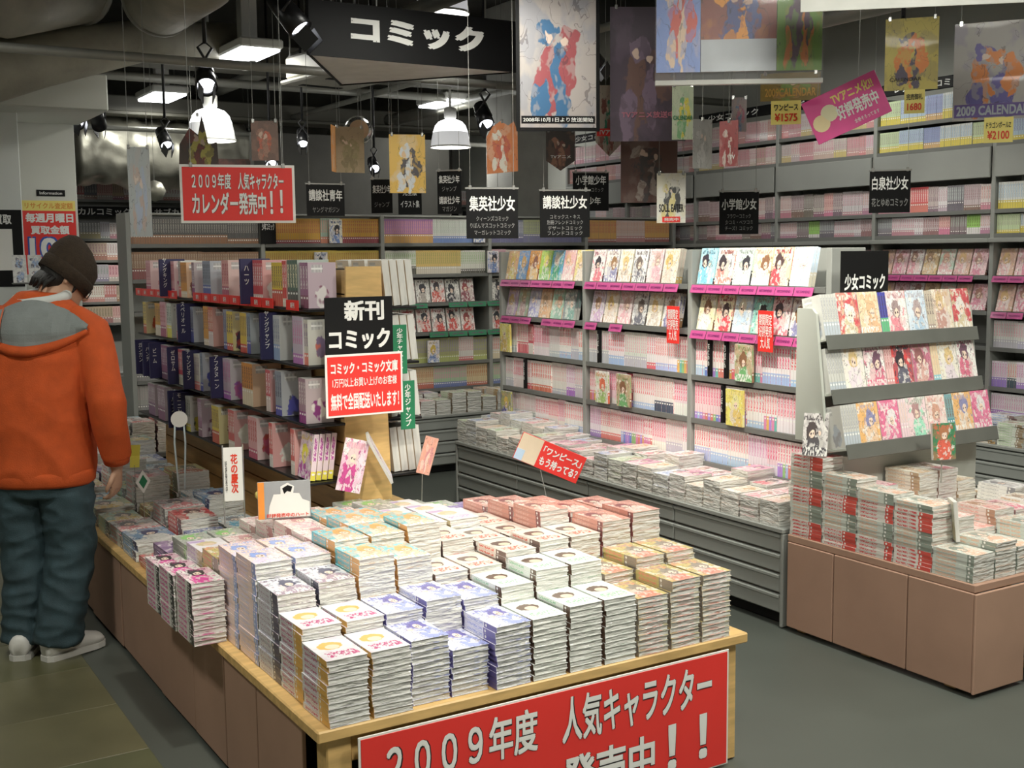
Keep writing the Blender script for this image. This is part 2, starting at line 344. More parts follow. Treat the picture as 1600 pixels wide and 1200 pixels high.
        if smooth: me.polygons.foreach_set('use_smooth',[True]*len(s.f))
        me.update(); return me
    def build(s, name, mats, parent=None, smooth=False, attrs=False):
        return link(name, s.mesh(name,mats,smooth,attrs), parent)
def link(name, data, parent=None, M=None):
    o=bpy.data.objects.new(name,data); COL.objects.link(o)
    if parent is not None: o.parent=parent
    if M is not None: o.matrix_local=M
    return o
def tag(o, label, cat, group=None, kind=None):
    o['label']=label; o['category']=cat
    if group: o['group']=group
    if kind: o['kind']=kind
    return o
def thing(name, label, cat, loc=(0,0,0), rz=0, group=None, rot=None):
    o=bpy.data.objects.new(name,None); COL.objects.link(o); o.empty_display_size=.1
    o.matrix_world = Matrix.Translation(loc) @ (rot if rot is not None else Matrix.Rotation(rz,4,'Z'))
    return tag(o,label,cat,group)
def struct(name, mb, mats, label=None, smooth=False, parent=None):
    o=mb.build(name,mats,parent,smooth)
    if parent is None: o['kind']='structure'
    if label: o['label']=label
    return o
def bx(name, lo, hi, m, parent=None, c=.004):
    mb=MB(); mb.cbox(lo,hi,c); return mb.build(name,m,parent)
_one='first second third fourth fifth sixth seventh eighth ninth tenth eleventh twelfth thirteenth fourteenth fifteenth sixteenth seventeenth eighteenth nineteenth'.split()
_ten={20:'twenty',30:'thirty',40:'forty',50:'fifty',60:'sixty',70:'seventy',80:'eighty',90:'ninety'}
def ordw(n):
    if n<20: return _one[n-1]
    t,u=n//10*10,n%10
    return (_ten[t][:-1]+'ieth') if u==0 else _ten[t]+'-'+_one[u-1]
# text -------------------------------------------------------------
_tc=bpy.data.curves.new('lettering','FONT'); _to=bpy.data.objects.new('lettering',_tc); COL.objects.link(_to)
_cache={}
def text_mesh(body, w, h, m, bold=.02, vertical=False, keep=False):
    """mesh of lettering that fills a w x h box centred at the origin in the XZ plane, facing -Y; heavier strokes by shifted copies"""
    key=(body,round(w,4),round(h,4),m.name,bold,vertical)
    if key in _cache: return _cache[key]
    _tc.body='\n'.join(body) if vertical else body
    _tc.offset=0; _tc.align_x='CENTER'; _tc.space_line=.95; _tc.resolution_u=3
    bpy.context.view_layer.update()
    me=bpy.data.meshes.new_from_object(_to.evaluated_get(bpy.context.evaluated_depsgraph_get()))
    V=[v.co.copy() for v in me.vertices]; Fc=[tuple(p.vertices) for p in me.polygons]
    x0,x1,y0,y1=min(v.x for v in V),max(v.x for v in V),min(v.y for v in V),max(v.y for v in V); sx,sy=w/(x1-x0+2*bold),h/(y1-y0+2*bold)
    if keep: sx=sy=min(sx,sy)
    sh=((-bold,-bold),(bold,-bold),(bold,bold),(-bold,bold),(0,0)) if bold else ((0,0),)
    vv=[]; ff=[]
    for q,(a,b) in enumerate(sh):
        o=len(vv); vv+=[((v.x+a-(x0+x1)/2)*sx,-.00012*q,(v.y+b-(y0+y1)/2)*sy) for v in V]; ff+=[tuple(o+i for i in f) for f in Fc]
    bpy.data.meshes.remove(me)
    me=bpy.data.meshes.new('lettering'); me.from_pydata(vv,[],ff); me.materials.append(m); me.update()
    _cache[key]=me; return me
def letters(body, w, h, m, parent, x=0, z=0, y=-.001, bold=.02, vertical=False, name='lettering', M=None, keep=False):
    me=text_mesh(body,w,h,m,bold,vertical,keep)
    T=Matrix.Translation((x,y,z))
    return link(name,me,parent,(M@T) if M is not None else T)
# ------------------------------------------------------------------ books
def book_into(mb, w, h, t, des, spine='left', M=None):
    mb.cur=des
    mats=[0,1,2,3,3,3] if spine=='right' else [0,1,3,2,3,3]
    mb.box((0,0,0),(w,t,h),M=M,mats=mats)
    mb.uv[-3 if spine=='right' else -4]=[(0,1),(0,0),(1,0),(1,1)]
_bm={}
def book_mesh(w,h,t,des,spine='left',mats=BOOKM):
    key=(w,h,t,des,spine,mats[0].name)
    if key not in _bm:
        mb=MB(); book_into(mb,w,h,t,des,spine); _bm[key]=mb.mesh('comic',mats,attrs=True)
    return _bm[key]
def fine_book(w,h,t,des,mats=BOOKW):
    """covers with a little overhang, and the page block inside them, spine at x=0"""
    key=('fine',w,h,t,des,mats[0].name)
    if key not in _bm:
        c=.0011; mb=MB(); mb.cur=des
        mb.box((0,0,0),(w,c,h),mats=[0,1,3,2,3,3]); mb.box((0,t-c,0),(w,t,h),mats=[0,1,3,2,3,3]); mb.box((0,c,0),(c,t-c,h),mats=[2,2,2,2,2,2])
        pb=MB(); pb.cur=des; pb.box((c,c,.002),(w-.0022,t-c,h-.002),mat=3); pb.uv[-4]=[(0,1),(0,0),(1,0),(1,1)]
        _bm[key]=(mb.mesh('cover',mats,attrs=True),pb.mesh('page_block',mats,attrs=True))
    return _bm[key]
FLAT=Matrix(((1,0,0,0),(0,0,1,0),(0,-1,0,0),(0,0,0,1)))          # front cover up, spine to -X, head to +Y
def flat_at(x,y,ztop,w,h,ang=0):
    c=Matrix.Translation((x+w/2,y+h/2,ztop))@Matrix.Rotation(ang,4,'Z')@Matrix.Translation((-w/2,-h/2,0))
    return c@FLAT
def des(c1,c2,c3,seed): return (tuple(round(v,3) for v in c1),tuple(round(v,3) for v in c2),tuple(round(v,3) for v in c3),round(seed,3))
def jit(c,a=.06): return tuple(max(0,min(1,v+random.uniform(-a,a))) for v in c)
REST=MB(); RESTS=MB()     # what is past the first 300: stacked and shelved remainder
STACKED=[]; 
# ------------------------------------------------------------------ the room
CEILZ=3.75
mb=MB(); mb.box((-3,-2.5,-.1),(8,14,-.004)); floor=struct('floor',mb,mat('floor_lino',(.085,.095,.083),.42,0,.12,1.2,spec=.4))
floor['label']='dark grey-green shop floor with worn vinyl tiles'
tm=[mat('vinyl_tile_%s'%k,c,.33,0,.22,2.2,bump=.02,bscale=20) for k,c in (('olive',(.125,.122,.062)),('moss',(.105,.11,.058)),('umber',(.142,.132,.072)))]
tmesh={}
for i in range(5):
    for j in range(20):
        x0=-1.38+i*.455; y0=.6+j*.455
        if x0<.05*y0-.9: continue
        k=random.randrange(3)
        if k not in tmesh: q=MB(); q.cbox((0,0,-.004),(.4525,.4525,.0),.0015); tmesh[k]=q.mesh('tile',tm[k])
        link('tile',tmesh[k],floor,Matrix.Translation((x0,y0,0)))
mb=MB(); mb.box((-3,-2.5,CEILZ),(8,14,CEILZ+.1)); struct('ceiling',mb,M_ceil,'dark exposed ceiling above the pipes')
for nm,lo,hi in (('wall_back',(-3,13.05,0),(8,13.15,CEILZ)),('wall_right',(7.1,-2.5,0),(7.2,14,CEILZ)),('wall_left',(-3.1,-2.5,0),(-3,14,CEILZ)),('wall_front',(-3,-2.6,0),(8,-2.5,CEILZ))):
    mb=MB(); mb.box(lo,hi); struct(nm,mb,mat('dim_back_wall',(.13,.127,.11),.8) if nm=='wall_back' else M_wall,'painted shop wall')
# pillar on the left with posters, soffit above it
mb=MB(); mb.cbox((1.47,9.95,0),(1.98,10.6,CEILZ),.006); struct('pillar_column',mb,M_wall,'pale grey square pillar carrying the red percent poster')
mb=MB(); mb.cbox((.2,9.3,0),(1.46,9.9,CEILZ),.006); struct('wall_pier',mb,mat('lit_wall',(.72,.75,.72),.7,0,.02,2),'wall pier tinted as lit beside the pillar')  # lit part of the white pillar: its brightness is put into this tint
mb=MB(); mb.cbox((-1.5,8.9,2.66),(2.02,9.93,2.92),.01); struct('soffit_beam',mb,M_wall,'pale soffit above the pillar')
mb=MB(); mb.cbox((5.35,8.75,0),(5.72,9.2,CEILZ),.006); struct('column_pillar',mb,mat('grey_column',(.33,.33,.3),.7),'grey square column behind the tall shelves')
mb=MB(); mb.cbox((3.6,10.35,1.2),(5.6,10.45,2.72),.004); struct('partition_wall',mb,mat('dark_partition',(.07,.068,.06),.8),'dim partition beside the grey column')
# beams, conduits, ducts
for k,(lo,hi) in enumerate((((-3,9.3,3.12),(7.1,9.5,3.3)),((-3,11.3,2.95),(7.1,11.5,3.1)),((-3,5.2,3.35),(7.1,5.45,3.6)))):
    mb=MB(); mb.cbox(lo,hi,.01); mb.cbox((lo[0],lo[1]-.06,lo[2]-.03),(hi[0],hi[1]+.06,lo[2]-.002),.004); o=struct('ceiling_beam',mb,M_beam,'grey flanged ceiling beam'); 
def pipe(name,label,cat,pts,r,m,group=None,n=12):
    t=thing(name,label,cat,pts[0],0,group); q=MB(); q.tube([Vector(p)-Vector(pts[0]) for p in pts],r,n); q.build('run',m,t,True)
    if isinstance(r,list): r=r[-1] if False else max(r)*.98
    for k,p in enumerate((pts[0],pts[-1])):
        v=Vector(p)-Vector(pts[0]); h=MB(); h.tube([v+Vector((0,0,r*.5)),v+Vector((0,0,CEILZ-p[2]))],.006,6); h.build('hanger_rod',M_pipe,t)
        h=MB(); d=(Vector(pts[1])-Vector(pts[0])).normalized() if k==0 else (Vector(pts[-1])-Vector(pts[-2])).normalized(); h.tube([v-d*.02,v+d*.02],r*1.06,n); h.build('clamp',M_pipe,t,True)
    return t
pipe('ceiling_duct','fat lagged air duct crossing above the hanging red sign','duct',[(-.6,7.6,3.42),(.6,7.9,3.36),(1.25,8.2,3.3),(1.75,8.6,3.5)],.30,M_duct,n=28)
pipe('ceiling_duct','lagged air duct bending down over the pale pillar','duct',[(.2,8.55,2.66),(1.05,8.62,2.78),(1.5,8.66,2.95),(2.2,8.72,3.14),(3.0,8.74,3.2)],[.2,.2,.19,.15,.14],M_duct,n=24)
pipe('ceiling_duct','short lagged duct with rounded end hanging over the slat shelf','duct',[(2.28,6.9,3.4),(2.2,7.2,3.32),(2.2,8.1,3.32)],[.2,.24,.24],M_duct,n=28)
pipe('ceiling_pipe','pale conduit running across under the ceiling beams','pipe',[(-2.5,7.7,2.86),(6.9,7.7,2.86)],.03,M_pipe,'ceiling conduits')
pipe('ceiling_pipe','thin pale conduit above the far subculture shelves','pipe',[(-2.5,10.6,2.72),(6.9,10.6,2.72)],.022,M_pipe)
pipe('ceiling_pipe','thick grey pipe running to the far wall above the big black sign','pipe',[(3.6,5.4,3.2),(3.6,12.8,3.2)],.055,M_pipe)
pipe('ceiling_pipe','thick grey pipe beside the fluorescent lamp with white stem','pipe',[(2.45,5.4,3.3),(2.45,12.8,3.3)],.05,M_pipe)
pipe('ceiling_pipe','grey pipe above the hanging posters beside the wall shelves','pipe',[(5.4,3.2,3.0),(5.4,12.8,3.0)],.06,M_pipe)
pipe('ceiling_pipe','slim conduit above the pink shelf unit','pipe',[(4.35,3.2,2.98),(4.35,12.8,2.98)],.025,M_pipe)
pipe('ceiling_duct','long dull metal duct over the wall shelf aisle','duct',[(6.0,3.0,3.3),(6.0,12.5,3.3)],.2,mat('dull_metal_duct',(.34,.33,.28),.4,.3,.1,3),n=20)
for yy in (9.6,12.0):
    pipe('ceiling_pipe','grey sprinkler pipe across the ceiling %s the pillar'%('beside' if yy<10 else 'far behind'),'pipe',[(-2.5,yy,3.02),(6.9,yy,3.02)],.035,M_pipe)
# foil-wrapped duct
from mathutils import noise as mnoise
q=MB(); q.tube([(2.25+k*.045,11.65+.02*math.sin(k*.3),2.6+.02*math.sin(k*.21)) for k in range(38)],.33,64)
q.v=[tuple(Vector((x,11.65,2.6))+(Vector((0,y-11.65,z-2.6)))*(1+.16*mnoise.noise(Vector((x*7,y*5,z*3.5)))+.07*mnoise.noise(Vector((x*17,y*13,z*11))))) for x,y,z in q.v]
o=thing('foil_duct','crumpled silver foil duct beside the pale pillar','duct',(0,0,0)); q.build('foil_sleeve',M_foil,o,True)
for xx in (2.5,3.6): h=MB(); h.tube([(xx,11.62,2.9),(xx,11.62,CEILZ)],.006,6); h.build('hanger_rod',M_pipe,o)
# air conditioner cassette
t=thing('air_conditioner','white ceiling air-conditioner cassette behind the big black sign','air conditioner',(3.42,8.05,2.84),math.radians(8))
M_ac=mat('beige_casing',(.38,.37,.32),.5); bx('casing',(-.25,-.27,.03),(.25,.27,.2),M_ac,t,.02); bx('grille_panel',(-.28,-.3,0),(.28,.3,.03),M_ac,t,.012)
for k in (-1,1): bx('air_slot',(-.17,k*.19-.03,-.004),(.17,k*.19+.03,.001),M_black,t,.001)
for k in (-1,1):
    for j in (-1,1): q=MB(); q.tube([(k*.22,j*.24,.2),(k*.22,j*.24,CEILZ-2.84)],.006,6); q.build('hanger_rod',M_pipe,t)
# ------------------------------------------------------------------ lamps
def fluorescent(loc,label,rz=0,e=70,sx=.32,sy=.62):
    t=thing('fluorescent_lamp',label,'ceiling lamp',loc,rz,'fluorescent ceiling lamps')
    bx('housing',(-sx/2,-sy/2,.02),(sx/2,sy/2,.085),M_lampw,t,.012); bx('diffuser',(-sx/2+.02,-sy/2+.02,.0),(sx/2-.02,sy/2-.02,.02),M_tube,t,.005)
    bx('stem',(-.06,-.05,.085),(.06,.05,CEILZ-loc[2]),M_lampw,t,.004)
    light('AREA','lamp_light',(loc[0],loc[1],loc[2]-.02),e,(loc[0],loc[1],0),sx*.9,sy*.9,(1,.985,.87)); return t
fluorescent((2.92,8.45,3.05),'flat glowing fluorescent lamp on a white stem beside the lagged ducts',0,16)
fluorescent((2.92,10.8,3.02),'flat glowing fluorescent lamp above the foil duct',0,12)
fluorescent((5.3,9.85,2.99),'flat glowing fluorescent lamp above the far dome lamp',0,14)
for k,(x,y,e) in enumerate(((1.0,.9,75),(3.3,1.1,95),(-.4,3.6,45),(3.1,2.6,45),(5.6,2.6,22),(5.8,5.9,18),(3.05,5.2,34),(0.4,6.6,14))):  # extra lamps added out of view to brighten the near shop
    fluorescent((x,y,3.08),'added flat fluorescent lamp, out of view overhead, %s above the shop floor'%ordw(k+1),0,e)
def dome(loc,label,r=.175,e=14):
    t=thing('dome_lamp',label,'pendant lamp',loc,0,'dome pendant lamps')
    q=MB(); q.lathe([(r*1.02,.0),(r*1.0,.03),(r*.97,.07),(r*.9,.13)],32); q.build('skirt',M_domer,t,True)
    q=MB(); q.lathe([(r*.9,.13),(r*.78,.19),(r*.6,.225),(r*.3,.245),(.04,.25)],32); q.build('bowl',M_dome,t,True)
    q=MB(); q.lathe([(.0,.03),(r*.5,.03),(r*.8,.035),(r*.93,.06)],24); q.build('diffuser',M_dome,t,True)
    q=MB(); q.lathe([(.045,.245),(.055,.26),(.055,.34),(.04,.35),(.0,.351)],16); q.build('lamp_holder',M_lampw,t,True)
    q=MB(); q.tube([(0,0,.34),(0,0,CEILZ-loc[2])],.012,8); q.build('stem',M_lampw,t)
    q=MB(); q.lathe([(r*1.02,-.004),(r*1.05,-.004),(r*1.05,.01),(r*1.02,.01)],32); q.build('rim',M_lampw,t,True)
    light('POINT','lamp_light',(loc[0],loc[1],loc[2]-.06),e,size=.12,col=(1,.98,.93)); return t
dome((2.83,9.1,2.5),'glowing glass dome lamp above the hanging red calendar sign',.18)
dome((5.1,9.4,2.56),'glowing glass dome lamp beside the yellow hanging poster',.175)
dome((3.9,7.28,3.24),'glowing dome lamp above the big black comic sign',.18)
dome((6.4,10.3,2.7),'glowing dome lamp over the far wall shelves',.17,10)
def spotlamp(loc,target,label,e=0,size=1.0,spot=50,col=(1,.96,.85)):
    d=(Vector(target)-Vector(loc)).normalized()
    t=thing('track_spotlight',label,'spotlight',loc,0,'black track spotlights')
    R=d.to_track_quat('-Z','Y').to_matrix().to_4x4()
    s=size
    q=MB(); q.lathe([(.03*s,.17*s),(.05*s,.16*s),(.056*s,.05*s),(.06*s,-.04*s),(.052*s,-.04*s),(.048*s,-.02*s)],18,M=R); q.build('lamp_body',M_blackm,t,True)
    q=MB(); q.lathe([(0,-.022*s),(.047*s,-.02*s)],18,M=R); q.build('lens',M_lens,t)
    for k in (-1,1):
        q=MB(); q.box((k*.058*s-.002,-.045*s,-.13*s),(k*.058*s+.002,.045*s,-.045*s),M=R@Matrix.Rotation(k*.25,4,'Y')); q.build('barn_door',M_blackm,t)
    q=MB(); q.tube([R@Vector((.06*s,0,.06*s)),Vector((.04*s,0,.19*s)),Vector((0,0,.22*s)),Vector((-.04*s,0,.19*s)),R@Vector((-.06*s,0,.06*s))],.008*s,6); q.build('yoke',M_blackm,t,True)
    q=MB(); q.tube([(0,0,.21*s),(0,0,CEILZ-loc[2])],.012*s,8); q.build('stem',M_blackm,t,True)
    if e: light('SPOT','spot_light',tuple(Vector(loc)+d*.06*s),e,target,.06,col=col,spot=spot,blend=.7)
    return t
spotlamp((2.48,8.05,2.78),(2.0,6.0,1.2),'pair-leaf black spotlight hanging in front of the lagged ducts',30,1.25)
spotlamp((2.38,6.1,2.84),(3.4,5.0,1.0),'black spotlight hanging against the big black sign',0,1.15)
spotlamp((1.78,10.2,2.72),(1.4,9.0,1.2),'black spotlight under the soffit by the pale pillar',45,1.15)
spotlamp((2.04,10.15,2.72),(2.5,8.0,1.2),'middle black spotlight under the soffit',0,1.15)
spotlamp((2.24,10.25,2.72),(3.1,12.4,1.3),'black spotlight under the soffit beside the foil duct',380,1.05,34)
spotlamp((4.62,7.95,2.62),(4.3,6.5,1.0),'black spotlight beside the cut-out animal poster',0,1.1)
spotlamp((5.15,4.4,2.62),(5.6,4.6,.9),'black spotlight between the two calendars',0,1.0)
spotlamp((3.5,8.9,2.5),(3.2,8.0,1.5),'small black spotlight behind the orange poster',0,.8)
spotlamp((4.3,9.3,2.35),(4.0,8.0,1.5),'small black spotlight below the dome lamp over the far shelf',0,.8)
spotlamp((3.3,9.1,2.35),(3.3,8.0,1.4),'small black spotlight under the pale conduit',0,.85)
spotlamp((2.42,8.9,2.45),(2.5,7.9,1.4),'small black spotlight beside the mobile card',0,.85)
# unseen spotlights: table and pink shelf ones from brightness there, the rest added fill
spotlamp((1.0,1.9,3.0),(1.6,3.5,.65),'black spotlight aimed at the table of stacked comics',400,1.15,42)
spotlamp((2.2,2.0,3.0),(1.95,3.2,.6),'black spotlight above the banner table',110,1.15,60)
spotlamp((2.6,3.4,3.0),(3.85,4.0,1.25),'black spotlight aimed at the pink strip shelf end',560,1.15,44)
spotlamp((2.6,4.6,3.0),(3.85,5.4,1.0),'black spotlight aimed at the middle of the pink strip shelf',300,1.15,62)
spotlamp((4.7,4.9,2.95),(6.6,5.0,1.15),'added black spotlight aimed at the pink wall shelf',120,1.1,62)
spotlamp((4.9,6.9,2.95),(6.5,7.0,1.6),'added black spotlight aimed at the far wall shelf',35,1.1,70)
spotlamp((4.35,6.75,2.95),(4.4,8.0,1.3),'added black spotlight aimed at the green strip shelf',90,1.1,60)
spotlamp((4.0,1.7,3.0),(4.0,3.3,.9),'added black spotlight aimed at the grey slanted rack',70,1.15,60)
# ------------------------------------------------------------------ main display table
TX0,TX1,TY0,TY1,TZ=1.045,2.487,2.672,6.8,.41
t=thing('display_table','long low display table with pine edge, cardboard sides and a red banner','table',(1.8,4.7,0))
def tb(name,lo,hi,m,c=.004): return bx(name,[lo[0]-1.8,lo[1]-4.7,lo[2]],[hi[0]-1.8,hi[1]-4.7,hi[2]],m,t,c)
tb('tabletop',(TX0,TY0,TZ-.032),(TX1,TY1,TZ),M_wood)
for x in (TX0+.03,TX1-.1):
    for y in (TY0+.02,TY1-.1): tb('leg',(x,y,0),(x+.07,y+.07,TZ-.034),M_wood)
tb('apron',(TX0+.1,TY0+.03,TZ-.11),(TX1-.1,TY0+.055,TZ-.034),M_wood)
yy=2.82; k=0
while yy<6.75:
    w=(.36,.3,.33,.42,.6,.55,.5,.48,.5)[k%9]; y1=min(yy+w-.006,6.78); a=random.uniform(-.012,.012)
    q=MB(); q.cbox((0,0,0),(.012,y1-yy,TZ-.05),.002,M=Matrix.Translation((TX0+.012+random.uniform(-.004,.004)-1.8,yy-4.7,.012))@Matrix.Rotation(a,4,'Z')); q.build('cardboard_panel',M_card,t); yy+=w; k+=1
tb('kick_rail',(TX0+.05,TY0+.1,0),(TX0+.07,TY1-.1,.05),M_black)
x=TX1-.02
tb('cardboard_panel',(x,2.75,.012),(x+.01,6.7,TZ-.04),M_card)
# banner on the table front
BN=thing('red_banner','wide red calendar banner with white lettering on the table front','banner',(1.775,TY0-.004,.19))
bx('backing',(-.625,-.004,-.185),(.625,0,.185),M_paper,BN,.001); bx('red_sheet',(-.618,-.0055,-.18),(.618,-.0042,.179),M_red,BN,.0006)
def two_lines(t,w,h,y,l1,l2,b1=.02,b2=.025,edge=True):
    for dx,dz,m,yy,bb in (((.0015*w,-.003*h,M_blackl,y,.018),(0,0,M_white,y-.001,0.0)) if edge else ((0,0,M_white,y,0),)):
        letters('２００９年度',w*l1[1]*.42,h*l1[2]*.92,m,t,dx+w*l1[3]-w*l1[1]*.285,dz+h*l1[4],yy,b1+bb); letters('人気キャラクター',w*l1[1]*.5,h*l1[2],m,t,dx+w*l1[3]+w*l1[1]*.25,dz+h*l1[4],yy,b1+bb)
        letters('カレンダー発売中',w*l2[1]*.8,h*l2[2],m,t,dx+w*l2[3]-w*l2[1]*.1,dz+h*l2[4],yy,b2+bb); letters('！',w*l2[1]*.03,h*l2[2]*1.05,m,t,dx+w*l2[3]+w*l2[1]*.36,dz+h*(l2[4]+.02),yy,b2+bb); letters('！',w*l2[1]*.03,h*l2[2]*1.05,m,t,dx+w*l2[3]+w*l2[1]*.47,dz+h*(l2[4]+.04),yy,b2+bb)
two_lines(BN,1.23,.37,-.0065,('2009年度　人気キャラクター',.9,.37,0,.245),('カレンダー発売中！！',.9,.37,.0,-.23))
# ------------------------------------------------------------------ stacks of wrapped comics on the near half of the table
LOOKS={
 'portrait':('white portrait-cover',(.82,.85,.82),(.13,.07,.045),(.3,.58,.36)),
 'blond':('white blond-hair-cover',(.74,.74,.77),(.8,.45,.1),(.5,.05,.2)),
 'ink':('grey ink-drawing-cover',(.7,.72,.78),(.08,.08,.14),(.4,.3,.38)),
 'sky':('pink and sky-blue',(.93,.72,.66),(.3,.42,.8),(.72,.66,.85)),
 'violet':('violet and white school-scene',(.78,.78,.92),(.16,.14,.42),(.35,.4,.75)),
 'teal':('teal and orange',(.2,.62,.7),(.85,.45,.15),(.9,.6,.4)),
 'crimson':('white and crimson face-cover',(.84,.76,.68),(.16,.1,.08),(.75,.12,.07)),
 'ochre':('ochre and salmon crowd-scene',(.62,.52,.2),(.35,.3,.25),(.85,.3,.22)),
 'rust':('rust-red crowded-cover',(.72,.34,.27),(.3,.1,.1),(.8,.5,.42)),
 'lilac':('white and lilac',(.88,.84,.86),(.72,.6,.36),(.6,.45,.7)),
 'green':('grey and lime-green',(.5,.52,.46),(.3,.6,.2),(.4,.4,.38)),
 'purple':('dark purple',(.2,.13,.42),(.3,.2,.5),(.4,.3,.5)),
 'cream':('cream and pink',(.9,.82,.76),(.6,.3,.3),(.85,.5,.55)),
}
# rows run back from the banner, columns from the cardboard side of the table
GRID=[
 'blond blond violet violet violet portrait portrait portrait ochre ochre ochre',
 'blond blond violet violet violet portrait portrait portrait ochre ochre ochre',
 'ink ink teal teal crimson crimson crimson crimson crimson rust rust',
 'sky sky teal teal teal crimson crimson crimson rust rust rust',
 'sky sky cream teal teal lilac lilac crimson rust rust purple',
 'ochre cream cream teal teal lilac lilac lilac rust purple purple',
 'lilac cream cream cream cream green lilac lilac purple green green',
 'green green cream cream lilac green green green green purple green']
HT=[[11,11,11,8,11,11,12,12,11,13,13],[13,13,13,14,13,14,16,16,13,15,15],[16,17,20,19,15,15,17,18,18,20,21],[19,19,21,21,22,18,17,17,21,20,20],[18,18,19,21,20,19,19,17,20,19,15],[15,15,19,20,19,18,18,16,18,16,13],[14,14,17,18,17,18,17,15,14,14,12],[13,13,15,15,15,16,15,14,13,12,11]]
BW,BH,BT=.1135,.174,.0158
count=0; plan=[]
for j,row in enumerate(GRID):
    for i,lk in enumerate(row.split()):
        plan.append((j,i,lk,HT[j][i]))
BUDGET=300
def want(j,i,k,n):
    """k counts from the top"""
    if j==0: return True
    if i==0 and j<5: return True
    return k<2 if j<4 else k<1
def looks_des(lk,seed):
    n,c1,c2,c3=LOOKS[lk]; return des(c1,c2,c3,seed)
random.seed(11)
for j,i,lk,n in plan:
    x=1.078+.1225*i+(.004 if j else 0); y=2.677+.179*j+(.02 if j==0 and 2<=i<4 else 0)
    if j>=6 and 3<=i<=7 and y+BH>4.02: pass
    base=random.uniform(-.01,.01); sd=hash(lk)%1 + {k:v for v,k in enumerate(LOOKS)}[lk]*1.37
    for b in range(n):
        k=n-1-b; zt=TZ+.0006+(b+1)*(BT+.0003)
        flip=random.random()<.25 and k==0 and lk=='portrait'
        ang=base+random.uniform(-.022,.022)+(PI if flip else 0); dx,dy=random.uniform(-.002,.002),random.uniform(-.0015,.0015)
        if j==0: dx+=math.sin(b*.9+i)*.0015; dy=abs(dy)*.8
        d=looks_des(lk,sd)
        M=flat_at(x+dx,y+dy,zt,BW,BH,ang)
        if want(j,i,k,n) and count<BUDGET:
            cm,pm=fine_book(BW,BH,BT,d,BOOKP if lk in ('portrait','blond','crimson','lilac') else BOOKW)
            o=link('manga_volume',cm,None,M); link('page_block',pm,o)
            tag(o,'%s comic %s from top, %s stack off cardboard side, %s banner row'%(LOOKS[lk][0],ordw(k+1),ordw(i+1),ordw(j+1)),'comic book','wrapped comics stacked behind the banner'); count+=1
        else: book_into(REST,BW,BH,BT,d,'left',M)
# pink and black overhanging stacks at the cardboard edge
random.seed(12)
for i,(x,y,n) in enumerate(((.972,3.49,12),(.966,3.675,11),(.97,3.86,10))):
    for b in range(n):
        zt=TZ+.0006+(b+1)*.0165; d=des((.8,.78,.74),(.05,.05,.05),(.75,.08,.36),31.3) if i<3 else des((.75,.7,.3),(.2,.2,.3),(.5,.4,.6),32.1)
        M=flat_at(x+random.uniform(-.001,.001),y+random.uniform(-.003,.003),zt,.104,.176,random.uniform(-.012,.012))
        k=n-1-b
        if i==0 or k<2:
            cm,pm=fine_book(.104,.176,.0162,d); o=link('pink_comic',cm,None,M); link('page_block',pm,o)
            tag(o,'%s comic, %s from top of %s stack at the cardboard edge'%('black, pink and white' if i<3 else 'yellow and grey',ordw(k+1),('overhanging','second overhanging','third overhanging','inner','second inner')[i]),'comic book','comics stacked at the cardboard edge')
        else: book_into(REST,.104,.176,.0162,d,'left',M)
# magazines and boxed books along the cardboard side, beside the slat shelf
random.seed(21)
MAGP=[((.82,.8,.74),(.3,.28,.3),(.75,.12,.1)),((.7,.1,.1),(.2,.1,.1),(.85,.8,.7)),((.25,.4,.6),(.1,.1,.2),(.8,.8,.75)),((.75,.7,.35),(.3,.3,.2),(.7,.3,.2)),((.3,.2,.35),(.1,.08,.15),(.7,.5,.7)),((.82,.82,.8),(.2,.2,.22),(.1,.45,.65)),((.6,.62,.6),(.2,.2,.2),(.8,.3,.3)),((.4,.6,.5),(.2,.2,.2),(.8,.6,.2)),((.12,.16,.42),(.7,.7,.65),(.8,.8,.8))]
MNAME=['white and red','red','blue','yellowish','plum','white and teal','grey','sage green','navy']
yy=4.13; r=0
while yy<6.6:
    xs=[1.075,1.255,1.44]
    for i,x in enumerate(xs):
        w,h=.165,.235 if i!=1 else .23
        w=random.choice((.15,.168)); h=random.choice((.205,.225))
        n=random.randint(3,7) if i<1 else random.randint(5,11); T=random.choice((.013,.018,.022)); c=random.randrange(9)
        if r==1 and i==1: c,n,T=8,6,.018
        if i==2: w=min(w,.15)
        d=des(*MAGP[c],40+r*3.1+i)
        for b in range(n):
            M=flat_at(x+random.uniform(-.003,.003),yy+random.uniform(-.003,.003),TZ+.0006+(b+1)*(T+.0003),w,h,random.uniform(-.03,.03)); k=n-1-b
            o=link('magazine',book_mesh(w,h,T,d,'left',BOOKW),None,M)
            tag(o,'%s magazine %s from top, %s pile from edge, %s row by slat shelf'%(MNAME[c],ordw(k+1),ordw(i+1),ordw(r+1)),'magazine','magazines piled beside the slat shelf')
    yy+=.242; r+=1
